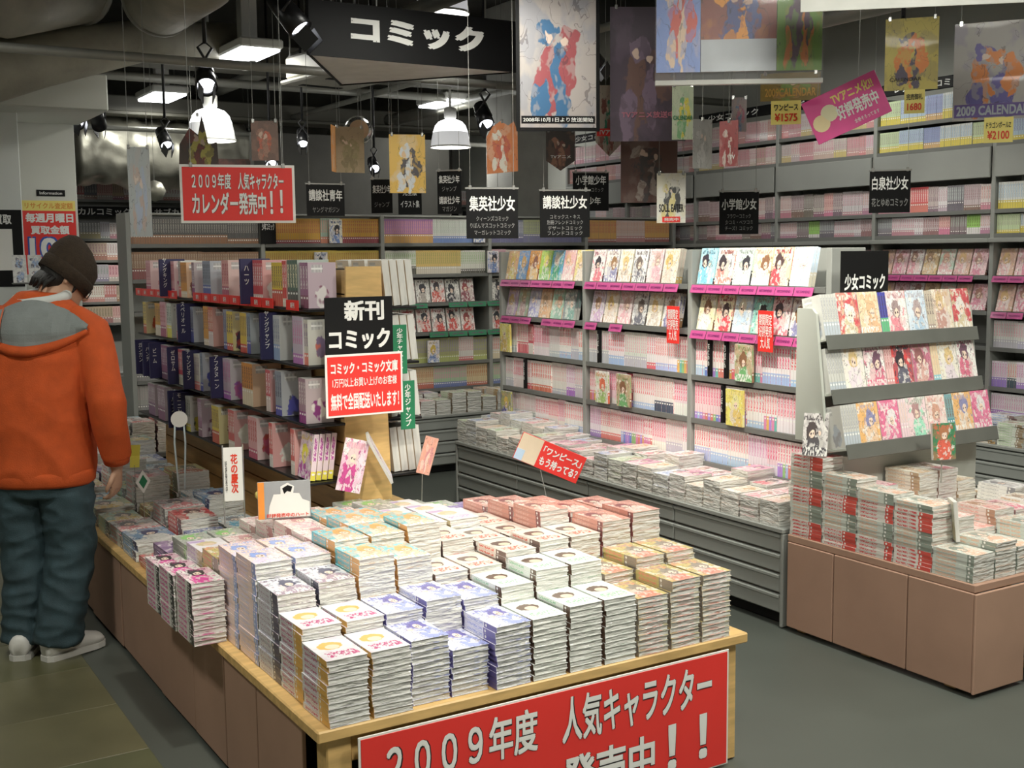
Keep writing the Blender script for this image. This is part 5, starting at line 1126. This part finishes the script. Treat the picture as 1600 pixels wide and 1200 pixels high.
poster('green and yellow calendar sheet partly behind the clear case',(4.3,5.2,2.38),.12,.3,-.5,des((.5,.55,.4),(.2,.4,.2),(.7,.6,.1),27.1),texts=(('CALENDAR',.9,.08,0,-.1,M_green,.02,None),))
poster('small pink and blue card tag hanging behind the string cards',(4.9,5.4,2.42),.09,.2,-.5,des((.6,.5,.5),(.3,.4,.6),(.7,.3,.4),28.1))
# white sheet banner near the ceiling
o=board('sheet_banner','white sheet banner with a red printed edge hung above the calendars',(3.95,3.18,2.66),1.1,.2,mat('dull_sheet',(.45,.45,.42),.7),-.72,.003,'banner'); bx('red_edge',(-.2,-.0016,-.03),(.55,-.0003,.1),mat('dark_red_print',(.45,.03,.06),.5),o,.0005); letters('全品',.06,.02,M_yellow,o,.4,-.06,-.002,.02); strings(o,1.1,.2,(3.95,3.18,2.66),0,3)
# tilted pink anime card
R_=Matrix.Rotation(-.75,4,'Z')@Matrix.Rotation(-.42,4,'Y')
PCL=(4.27,3.97,2.27)
o=thing('hanging_card','pink anime notice card hanging at a steep tilt','card',PCL,0,rot=R_); 
bx('card',(-.18,0,-.105),(.18,.006,.105),mat('hot_pink_card',(.72,.06,.28),.4,coat=.2),o,.0015)
letters('TVアニメ化!!',.2,.05,M_yellow,o,.05,.06,-.0012,.03); letters('好評発売中',.2,.07,M_white,o,.05,-.01,-.0012,.03); letters('全巻そろってます',.12,.02,M_white,o,.07,-.075,-.0012,.01)
for k,(x,c) in enumerate(((-.13,(.85,.7,.4)),(-.08,(.8,.75,.5)))): q=MB(); q.lathe([(0,-.0014),(.04,-.0012)],16,M=Matrix.Translation((x,0,-.02+.03*k))@Matrix.Rotation(PI/2,4,'X')@Matrix.Rotation(PI,4,'X')); q.build('figure_print',mat('straw_print_%s'%('pale','warm')[k],c,.5),o)
for k in (-1,1):
    p=R_.inverted()@Vector((.1*k,0,CEILZ-PCL[2])); q=MB(); q.tube([(.1*k,.003,.1),tuple(p)],.0013,5); q.build('string',M_string,o)
# silver balloon
o=thing('foil_balloon','round silver foil balloon with a plain tan disc hanging before the orange poster','balloon',(3.31,7.4,2.44)); 
q=MB(); q.lathe([(0,-.055),(.05,-.05),(.085,-.03),(.1,0),(.085,.03),(.05,.05),(0,.055)],28,M=Matrix.Rotation(-.35,4,'Z')@Matrix.Rotation(PI/2,4,'X')); q.build('foil_skin',mat('balloon_foil',(.7,.7,.68),.12,.95,.05,5,bump=.3,bscale=25),o,True)
q=MB(); q.lathe([(0,-.062),(.04,-.06),(.066,-.052)],24,M=Matrix.Rotation(-.35,4,'Z')@Matrix.Rotation(PI/2,4,'X')@Matrix.Rotation(PI,4,'X')); q.build('tan_disc',mat('tan_print',(.5,.33,.2),.4),o,True)
q=MB(); q.tube([(0,0,.098),(0,0,CEILZ-2.44)],.0014,5); q.build('string',M_string,o)
# clear foil garland balls near the far shelves
for k,(x,y,z) in enumerate(((2.62,8.9,2.12),(2.35,9.0,2.1),(3.3,8.85,2.08))):
    o=thing('foil_balloon','crinkled clear foil ball hanging before the far shelves, %s from the pillar'%ordw(k+1),'balloon',(x,y,z),0,'crinkled foil balls'); q=MB(); q.lathe([(0,-.08),(.055,-.06),(.085,0),(.055,.06),(0,.08)],14); q.build('foil_skin',M_foil,o,True); q=MB(); q.tube([(0,0,.078),(0,0,CEILZ-z)],.0014,5); q.build('string',M_string,o)
# pillar posters
o=board('wall_poster','red and yellow buy-back poster with ten percent on the pale pillar',(1.76,9.945,1.77),.40,.58,M_red,0,.004,'poster')
bx('yellow_band',(-.2,-.0016,.21),(.2,-.0003,.29),M_yellow,o,.0005); letters('リサイクル査定額',.36,.05,mat('orange_letter',(.75,.3,.05),.5),o,0,.25,-.002,.02); letters('毎週月曜日',.36,.075,M_white,o,0,.155,-.001,.04); letters('買取金額',.29,.07,M_white,o,0,.06,-.001,.04)
letters('10',.235,.19,mat('blue_letter',(.03,.1,.45),.5),o,-.055,-.085,-.001,.07); letters('10',.21,.165,M_white,o,-.055,-.085,-.002,.03); letters('%',.09,.07,M_white,o,.12,-.06,-.001,.03); letters('アップ！',.2,.08,M_white,o,.05,-.23,-.001,.03)
o=board('wall_plate','small black information plate above the red buy-back poster',(1.78,9.945,2.12),.215,.05,M_black,0,.004,'sign'); letters('Information',.17,.022,M_white,o,0,0,-.001,.01)
o=board('wall_poster','black poster with a pale inset on the lit wall pier',(1.32,9.295,1.68),.26,.56,M_black,0,.004,'poster'); bx('pale_inset',(-.08,-.0016,-.16),(.06,-.0003,.14),M_paper,o,.0005); letters('買取',.12,.07,M_white,o,0,.21,-.001,.03)
o=board('wall_poster','dark blue poster edge high on the lit wall pier',(1.26,9.295,2.3),.1,.45,mat('deep_blue_sheet',(.03,.03,.15),.5),0,.004,'poster')
o=thing('leaflet_rack','wire leaflet rack with small pictures behind the shopper','rack',(1.42,8.6,1.44),-.1)
bx('tray',(-.16,-.02,-.01),(.16,.06,.0),M_steeld,o); q=MB(); q.tube([(0,.05,-.01),(0,.05,-1.44)],.012,8); q.build('pole',M_steeld,o); q=MB(); q.lathe([(0,-1.44),(.15,-1.44),(.15,-1.425),(.02,-1.415)],20,M=Matrix.Translation((0,.05,0))); q.build('base',M_steeld,o)
for k in range(3):
    for r in range(2):
        q=MB(); q.cur=des((.7,.7,.68),(.15,.15,.2),(.3,.4,.6),30+k*2+r*5); q.box((-.15+k*.1,.0+r*.02,.002+r*.1),(-.06+k*.1,.004+r*.02,.1+r*.1),M=Matrix.Rotation(-.25,4,'X')); q.build('leaflet',[POSTER],o,attrs=True)
# ------------------------------------------------------------------ cards and stands on the main table
R_=Matrix.Rotation(-.45,4,'Z')@Matrix.Rotation(.42,4,'Y')
o=thing('stand_card','tilted red question card with white lettering and a cream panel, on a wire','card',(2.45,3.75,.815),0,rot=R_)
bx('card',(-.135,0,-.055),(.135,.003,.055),M_red,o,.001); bx('cream_panel',(-.133,-.0016,-.053),(-.045,-.0003,.053),mat('cream_print',(.75,.62,.45),.5),o,.0005); bx('blue_panel',(-.133,-.0022,-.053),(-.1,-.0015,-.01),mat('sky_print',(.5,.65,.8),.5),o,.0003)
letters('「ワンピース」',.16,.032,M_white,o,.045,.022,-.001,.03); letters('もう持ってる？',.16,.036,M_white,o,.045,-.022,-.001,.03)
p=R_.inverted()@Vector((0,.01,-.2)); q=MB(); q.tube([(-.02,.004,-.05),tuple(p)],.0015,6); q.build('wire',M_pipe,o)
o=thing('stand_card','white card of a pale ink-drawn figure with an orange edge strip on a stand','card',(1.36,3.72,.785),-.3)
bx('card',(-.088,0,-.064),(.088,.003,.064),mat('ink_grey_print',(.35,.36,.37),.4),o,.002); bx('orange_edge',(-.087,-.0014,-.063),(-.066,-.0003,.063),mat('orange_print',(.85,.3,.05),.5),o,.0004)
q=MB(); q.cur=0 or q.cur; 
def blob(name,m,pts,parent,y=-.0016):
    q=MB(); q.face([(x,y,z) for x,z in pts]); return q.build(name,m,parent)
blob('pale_figure',M_paper,[(-.055,-.06),(.084,-.06),(.084,-.01),(.06,.0),(.05,.02),(.03,.022),(.034,.045),(.012,.058),(-.012,.046),(-.012,.02),(-.035,.02),(-.05,-.02)],o); blob('dark_hair',M_black,[(.028,.044),(.012,.05),(-.006,.04),(.0,.02),(.01,.03),(.022,.026)],o,-.0024)
letters('好評発売中のハート',.14,.014,M_redl,o,.01,-.052,-.003,.02); q=MB(); q.tube([(0,.006,-.06),(0,.02,-.14)],.003,6); q.build('stake',M_acryl,o)
o=thing('stand_card','upright white placard with red brush lettering beside the slat shelf','card',(1.36,4.26,.79),-.25)
bx('card',(-.037,0,-.105),(.037,.003,.1),M_paper,o,.001); letters('花の慶次',.026,.15,M_redl,o,.004,0,-.001,.03,True); letters('好評発売中',.008,.12,M_blackl,o,-.026,-.01,-.001,.01,True)
for k in (-1,1): q=MB(); q.tube([(k*.037,.001,.11),(k*.037,.001,-.2)],.003,6); q.build('post',M_silver,o)
o=thing('round_tag','round white tag on a pair of pale stems beside the slat shelf','tag',(1.33,4.86,.93),-.2); q=MB(); q.lathe([(0,-.002),(.034,-.002),(.034,.002),(0,.002)],24,M=Matrix.Rotation(PI/2,4,'X')); q.build('disc',M_paper,o)
for k in (-1,1): q=MB(); q.tube([(k*.018,.003,-.02),(k*.022,.01,-.1),(k*.012,.015,-.3)],.004,8); q.build('stem',mat('pale_blue_plastic',(.5,.6,.62),.3),o,True)
for k,(x,y,z,r) in enumerate(((1.15,5.3,.74,.5),(1.2,5.12,.70,-.4))):
    o=thing('ribbon_tag','bright yellow curled paper tag on the magazines, %s from the shopper'%ordw(k+1),'tag',(x,y,z),r,'yellow paper tags'); q=MB(); q.loft([[(-.02,0,0),(.02,0,0),(.02,.002,0),(-.02,.002,0)],[(-.018,.01,.05),(.022,.01,.05),(.022,.012,.05),(-.018,.012,.05)],[(-.01,-.01,.1),(.03,-.01,.1),(.03,-.008,.1),(-.01,-.008,.1)]]); q.build('strip',mat('lemon_paper',(.85,.8,.12),.5),o); q=MB(); q.tube([(0,.001,.01),(0,.0,-.16)],.0015,5); q.build('wire',M_pipe,o)
o=thing('pop_card','small green and white diamond card standing in the magazines','card',(1.2,4.98,.66),.3); q=MB(); q.loft([[(0,0,-.05),(.035,0,0),(0,0,.05),(-.035,0,0)],[(0,.003,-.05),(.035,.003,0),(0,.003,.05),(-.035,.003,0)]]); q.build('card',M_paper,o); q=MB(); q.loft([[(0,-.001,-.03),(.02,-.001,0),(0,-.001,.03),(-.02,-.001,0)],[(0,-.0003,-.03),(.02,-.0003,0),(0,-.0003,.03),(-.02,-.0003,0)]]); q.build('green_mark',M_green,o); q=MB(); q.tube([(0,.002,-.045),(0,.002,-.16)],.0015,5); q.build('wire',M_pipe,o)
o=thing('bee_toy','little black and yellow striped toy beside the brush-lettered placard','toy',(1.44,4.16,.72),.4)
for k in range(5):
    q=MB(); q.tube([(-.03+k*.012,0,0),(-.018+k*.012,0,0)],[.014+.006*math.sin(k/4*PI),.014+.006*math.sin((k+1)/5*PI)],10); q.build('stripe',M_black if k%2 else M_yellow,o,True)
q=MB(); q.tube([(0,0,-.01),(0,0,-.12)],.0015,5); q.build('wire',M_pipe,o)
# ------------------------------------------------------------------ the shopper
from mathutils import noise as mnoise
from mathutils.bvhtree import BVHTree
def ring(c,rx,ry,n=24,R=None,pw=1.0):
    out=[]
    for k in range(n):
        th=2*PI*k/n; cs,sn=math.cos(th),math.sin(th)
        p=Vector((rx*math.copysign(abs(cs)**pw,cs),ry*math.copysign(abs(sn)**pw,sn),0))
        if R is not None: p=R@p
        out.append(Vector(c)+p)
    return out
def remeshed(mb,voxel,name,m,smooth_it=4,fold=0,fs=6,stretch=(1,1,1)):
    me=mb.mesh(name,m); o=bpy.data.objects.new('tmp',me); COL.objects.link(o)
    r=o.modifiers.new('r','REMESH'); r.mode='VOXEL'; r.voxel_size=voxel
    s=o.modifiers.new('s','SMOOTH'); s.iterations=smooth_it; s.factor=.5
    bpy.context.view_layer.update()
    me2=bpy.data.meshes.new_from_object(o.evaluated_get(bpy.context.evaluated_depsgraph_get()))
    bpy.data.objects.remove(o)
    if fold:
        ns=[v.normal.copy() for v in me2.vertices]
        for v,nn in zip(me2.vertices,ns):
            p=Vector((v.co.x*stretch[0],v.co.y*stretch[1],v.co.z*stretch[2]))*fs
            v.co+=nn*fold*(1-2*abs(mnoise.noise(p)))
    me2.polygons.foreach_set('use_smooth',[True]*len(me2.polygons))
    if not me2.materials: me2.materials.append(m)
    me2.update(); return me2
PER=thing('person','shopper in orange hooded jacket, brown knit hat, jeans and white sneakers, looking down','person',(.80,4.97,0),-PI/6)
M_skin=mat('skin',(.5,.3,.2),.5,0,.06,12); M_hoodie=mat('orange_fleece',(.5,.075,.010),.85,0,.1,20,bump=.25,bscale=220); M_hood=mat('grey_lining',(.19,.21,.205),.85,0,.08,20,bump=.2,bscale=200)
M_jean=mat('blue_denim',(.03,.058,.07),.8,0,.25,14,bump=.25,bscale=260); M_knit=mat('brown_knit',(.030,.018,.009),.9,0,.2,60,bump=.5,bscale=180); M_hair=mat('black_hair',(.008,.007,.006),.4,0,.3,80,bump=.5,bscale=120,stretch=(6,6,1)); M_shoe=mat('white_leather',(.68,.67,.64),.45,0,.05,10)
TOR=[(.71,.0,.20,.142),(.77,.01,.206,.155),(.9,.02,.2,.155),(1.05,.03,.204,.155),(1.2,.045,.212,.152),(1.31,.06,.208,.14),(1.375,.075,.18,.118),(1.43,.09,.12,.088),(1.465,.1,.085,.075)]
J=MB(); J.loft([ring((0,cy,z),rx,ry,28,None,.9) for z,cy,rx,ry in TOR])
def limb(mb,pts,rad,n=16): mb.tube(pts,rad,n)
limb(J,[(.12,.06,1.345),(.195,.05,1.30),(.245,.015,1.18),(.282,-.035,1.03),(.29,-.015,.92),(.29,.03,.80)],[.075,.082,.076,.07,.064,.054])
limb(J,[(-.12,.06,1.345),(-.195,.06,1.30),(-.24,.05,1.18),(-.255,.04,1.05),(-.24,.13,.97),(-.19,.22,.93)],[.08,.09,.085,.078,.07,.058])
jm=remeshed(J,.009,'jacket',M_hoodie,4,.009,6,(1.2,1.2,.9)); link('jacket',jm,PER)
q=MB(); q.loft([ring((0,.0,.7),.197,.14,28,None,.9),ring((0,.0,.712),.206,.15,28,None,.9),ring((0,.004,.745),.208,.154,28,None,.9),ring((0,.006,.76),.203,.15,28,None,.9)]); q.build('hem_band',M_hoodie,PER,True)
for s,p0,p1 in ((1,(.29,.025,.82),(.29,.036,.775)),(-1,(-.2,.21,.935),(-.175,.245,.915))): q=MB(); q.tube([p0,p1],[.056,.05],18); q.build('cuff',M_hoodie,PER,True)
# hood lying open on the back
bv=BVHTree.FromPolygons([v.co.copy() for v in jm.vertices],[tuple(p.vertices) for p in jm.polygons])
def back(x,z,off):
    h=bv.ray_cast(Vector((x,-1,z)),Vector((0,1,0)))
    if h[0] is None: return None
    return h[0]+Vector((0,-off,0))
NU,NV=22,12; grid=[]; edge=[]
for i in range(NU+1):
    u=-1+2*i/NU; x=.222*u; zl=1.245+.075*abs(u)**1.8; zt=1.44-.1*abs(u)**1.7
    col=[]
    for j in range(NV+1):
        z=zl+(zt-zl)*j/NV; p=back(x,z,.012+.022*math.sin(PI*min(1,(1-j/NV)*1.15))*(1-.5*abs(u)))
        col.append(p if p is not None else Vector((x,.05,z)))
    grid.append(col); edge.append(col[0])
q=MB()
for i in range(NU):
    for j in range(NV): q.face([grid[i][j],grid[i+1][j],grid[i+1][j+1],grid[i][j+1]])
for i in range(NU):
    for j in range(NV): d=Vector((0,.012,0)); q.face([grid[i][j]+d,grid[i][j+1]+d,grid[i+1][j+1]+d,grid[i+1][j]+d])
q.build('hood_lining',M_hood,PER,True)
q=MB(); q.tube([p+Vector((0,.004,-.004)) for p in edge],[.010+.012*math.sin(PI*i/NU) for i in range(NU+1)],10); q.build('hood_edge',M_hoodie,PER,True)
q=MB(); n=20; q.tube([(.098*math.cos(2*PI*k/n),.095+.085*math.sin(2*PI*k/n),1.445+.02*math.sin(2*PI*k/n+.3)) for k in range(n+1)],.022,10); q.build('collar',mat('pale_grey_jersey',(.55,.57,.55),.9,0,.05,20),PER,True)
q=MB(); s0=[back(-.1,z,.036) for z in (1.41,1.36,1.31,1.27)]; q.tube([p for p in s0 if p],.003,6); q.build('seam',mat('orange_seam',(.5,.12,.05),.8),PER)
# trousers
J=MB(); J.loft([ring((0,.0,z),rx,ry,24) for z,rx,ry in ((.86,.165,.125),(.78,.17,.13),(.70,.175,.13),(.66,.16,.12))])
limb(J,[(.085,0,.76),(.095,.0,.62),(.098,.012,.45),(.085,-.015,.3),(.062,-.05,.16),(.05,-.062,.06)],[.105,.102,.092,.088,.088,.092])
limb(J,[(-.085,0,.76),(-.092,.0,.62),(-.09,.01,.45),(-.09,-.005,.3),(-.095,-.015,.16),(-.098,-.02,.06)],[.105,.1,.088,.082,.082,.086])
link('jeans',remeshed(J,.008,'jeans',M_jean,3,.011,9,(1,1,1.7)),PER)
# sneakers
def shoe(cx,cy,ang):
    o=thing('x','x','x'); bpy.data.objects.remove(o)
    M=Matrix.Translation((cx,cy,0))@Matrix.Rotation(ang,4,'Z')
    q=MB(); rows=[]
    for y,w,h,z0 in ((-.115,.024,.085,.014),(-.108,.04,.1,.014),(-.06,.046,.108,.014),(0,.047,.105,.014),(.05,.05,.084,.014),(.1,.052,.068,.014),(.135,.044,.058,.014),(.152,.024,.04,.016)):
        rr=[]
        for k in range(14):
            th=2*PI*k/14; x=w*math.cos(th); z=z0+(h-z0)*.5+(h-z0)*.5*math.sin(th)*(1 if math.sin(th)>0 else 1); rr.append(M@Vector((x,y,max(z0-.002,z))))
        rows.append(rr)
    q.loft(rows); a=q.build('sneaker',M_shoe,PER,True)
    q=MB(); prof=[(-.118,.022),(-.1,.042),(-.04,.045),(.04,.048),(.1,.052),(.14,.042),(.158,.02)]
    lo=[M@Vector((w,y,.0005)) for y,w in prof]+[M@Vector((-w,y,.0005)) for y,w in prof[::-1]]; hi=[p+Vector((0,0,.022)) for p in lo]; q.loft([lo,hi]); q.build('sole',mat('sole_rubber',(.6,.59,.56),.6),a)
    for k in range(4): q=MB(); y=.03+k*.018; q.tube([M@Vector((-.022,y,.078-k*.006)),M@Vector((0,y,.084-k*.007)),M@Vector((.022,y,.078-k*.006))],.003,6); q.build('lace',M_shoe,a)
shoe(.085,-.035,-.62); shoe(-.1,-.005,.12)
# body: head, neck, torso core, arms, hands in one skin
HM=Matrix.Translation((.075,.165,1.52))@Matrix.Rotation(-.95,4,'Z')@Matrix.Rotation(-.6,4,'X')
Bd=MB()
HEAD=[(-.118,.048,.022,.03),(-.108,.042,.04,.05),(-.085,.03,.055,.068),(-.05,.014,.066,.085),(-.01,.004,.073,.094),(.03,-.004,.076,.098),(.07,-.008,.07,.09),(.1,-.01,.052,.066),(.118,-.01,.024,.03)]
Bd.loft([[HM@p for p in ring((0,cy,z),rx,ry,28)] for z,cy,rx,ry in HEAD])
Bd.tube([HM@Vector(p) for p in ((0,.092,.0),(0,.112,-.028),(0,.104,-.038))],[.009,.014,.012],10)      # nose
for s in (-1,1): Bd.tube([HM@Vector((s*.07,-.008,.005)),HM@Vector((s*.083,-.016,.012)),HM@Vector((s*.08,-.012,-.03))],[.012,.014,.008],8)   # ears
Bd.tube([HM@Vector((-.02,.094,-.068)),HM@Vector((0,.1,-.066)),HM@Vector((.02,.094,-.068))],[.005,.008,.005],8)   # lips
Bd.tube([(0,.085,1.3),(.01,.095,1.38),(.03,.12,1.45),(.045,.14,1.5)],[.085,.06,.056,.055],18)
Bd.loft([ring((0,cy,z),rx*.82,ry*.8,24) for z,cy,rx,ry in TOR[1:-1]])
def arm_hand(pts,palm,fdir,side):
    Bd.tube(pts,[.055,.05,.044,.036,.026],14)
    w=Vector(pts[-1]); d=Vector(fdir).normalized(); s=Vector(palm).normalized(); nrm=d.cross(s).normalized()
    Bd.loft([[w+d*a+s*(b*math.cos(2*PI*k/14))+nrm*(c*math.sin(2*PI*k/14)) for k in range(14)] for a,b,c in ((-.01,.024,.018),(.02,.034,.018),(.055,.04,.016),(.085,.038,.013))])
    for k,l in enumerate((.062,.07,.066,.052)):
        b0=w+d*.078+s*(-.029+.0195*k); Bd.tube([b0,b0+d*l*.45+nrm*.008*side,b0+d*l*.75+nrm*.028*side,b0+d*l*.85+nrm*.045*side],[.0088,.0085,.008,.0065],8)
    b0=w+d*.025+s*-.03; Bd.tube([b0,b0+d*.025-s*.02,b0+d*.055-s*.024+nrm*.012*side,b0+d*.072-s*.015+nrm*.02*side],[.012,.011,.0095,.007],8)
arm_hand([(.18,.05,1.28),(.245,.015,1.17),(.282,-.03,1.03),(.288,.008,.86),(.286,.045,.75)],(.2,1,.0),(-.1,.12,-1),-1)
arm_hand([(-.2,.06,1.28),(-.262,.05,1.16),(-.28,.04,1.05),(-.22,.17,.95),(-.165,.262,.905)],(1,.2,.2),(.25,.8,-.35),1)
for s,a in ((1,[(.09,.0,.7),(.095,.0,.6),(.095,.01,.45),(.083,-.015,.3),(.062,-.05,.13),(.06,-.055,.06)]),(-1,[(-.09,.0,.7),(-.092,0,.6),(-.09,.01,.45),(-.09,-.005,.3),(-.096,-.015,.13),(-.1,-.02,.06)])): Bd.tube(a,[.08,.075,.055,.05,.036,.034],14)
link('body',remeshed(Bd,.0055,'body',M_skin,2),PER)
q=MB()
q.loft([[HM@p for p in ring((0,cy,z),rx,ry,28)] for z,cy,rx,ry in ((-.075,-.05,.05,.035),(-.05,-.045,.066,.052),(-.015,-.034,.077,.068),(.02,-.026,.082,.082),(.06,-.02,.079,.085))]); q.build('hair',M_hair,PER,True)
for k in range(14):
    a=-1.25+2.5*k/13; c=Vector((.07*math.sin(a),-.045-.045*math.cos(a),-.03)); q=MB(); q.tube([HM@c,HM@(c+Vector((.004*math.sin(k),-.012,-.035))),HM@(c+Vector((.01*math.sin(k*2),-.012,-.06-.012*math.sin(k*3))))],[.014,.01,.002],6); q.build('hair_lock',M_hair,PER,True)
for s in (-1,1): q=MB(); q.tube([HM@Vector((s*.074,.03,.03)),HM@Vector((s*.073,.035,-.01)),HM@Vector((s*.068,.036,-.045))],[.012,.011,.003],6); q.build('sideburn',M_hair,PER,True)
HAT=[(.0,-.002,.088,.108),(.03,-.006,.092,.112),(.07,-.012,.090,.110),(.105,-.022,.076,.092),(.135,-.038,.052,.062),(.152,-.05,.024,.028),(.157,-.054,.006,.008)]
HH=HM@Matrix.Translation((0,0,.012))@Matrix.Rotation(-.12,4,'X')
q=MB(); q.loft([[HH@p for p in ring((0,cy,z),rx,ry,30)] for z,cy,rx,ry in HAT]); ht=q.build('knit_hat',M_knit,PER,True)
q=MB(); q.loft([[HH@p for p in ring((0,-.004,z),rx,ry,30)] for z,rx,ry in ((-.028,.087,.108),(-.03,.093,.113),(.02,.097,.117),(.028,.093,.113))]); q.build('brim_fold',M_knit,ht,True)
for s in (-1,1):
    q=MB(); n=16; q.tube([HM@Vector((s*.034+.026*math.cos(2*PI*k/n),.108-.006*abs(math.cos(2*PI*k/n)),-.012+.017*math.sin(2*PI*k/n))) for k in range(n+1)],.002,6); q.build('spectacle_rim',M_black,PER,True)
    q=MB(); q.tube([HM@Vector((s*.06,.102,-.008)),HM@Vector((s*.08,.04,-.004)),HM@Vector((s*.082,-.01,.0))],.002,6); q.build('spectacle_arm',M_black,PER,True)
    q=MB(); q.lathe([(0,-.006),(.006,-.005),(.009,0),(.006,.005),(0,.006)],10,M=HM@Matrix.Translation((s*.032,.088,-.012))); q.build('eye',mat('eye_white',(.6,.58,.55),.3),PER,True)
bpy.data.objects.remove(_to)
bpy.context.view_layer.update()
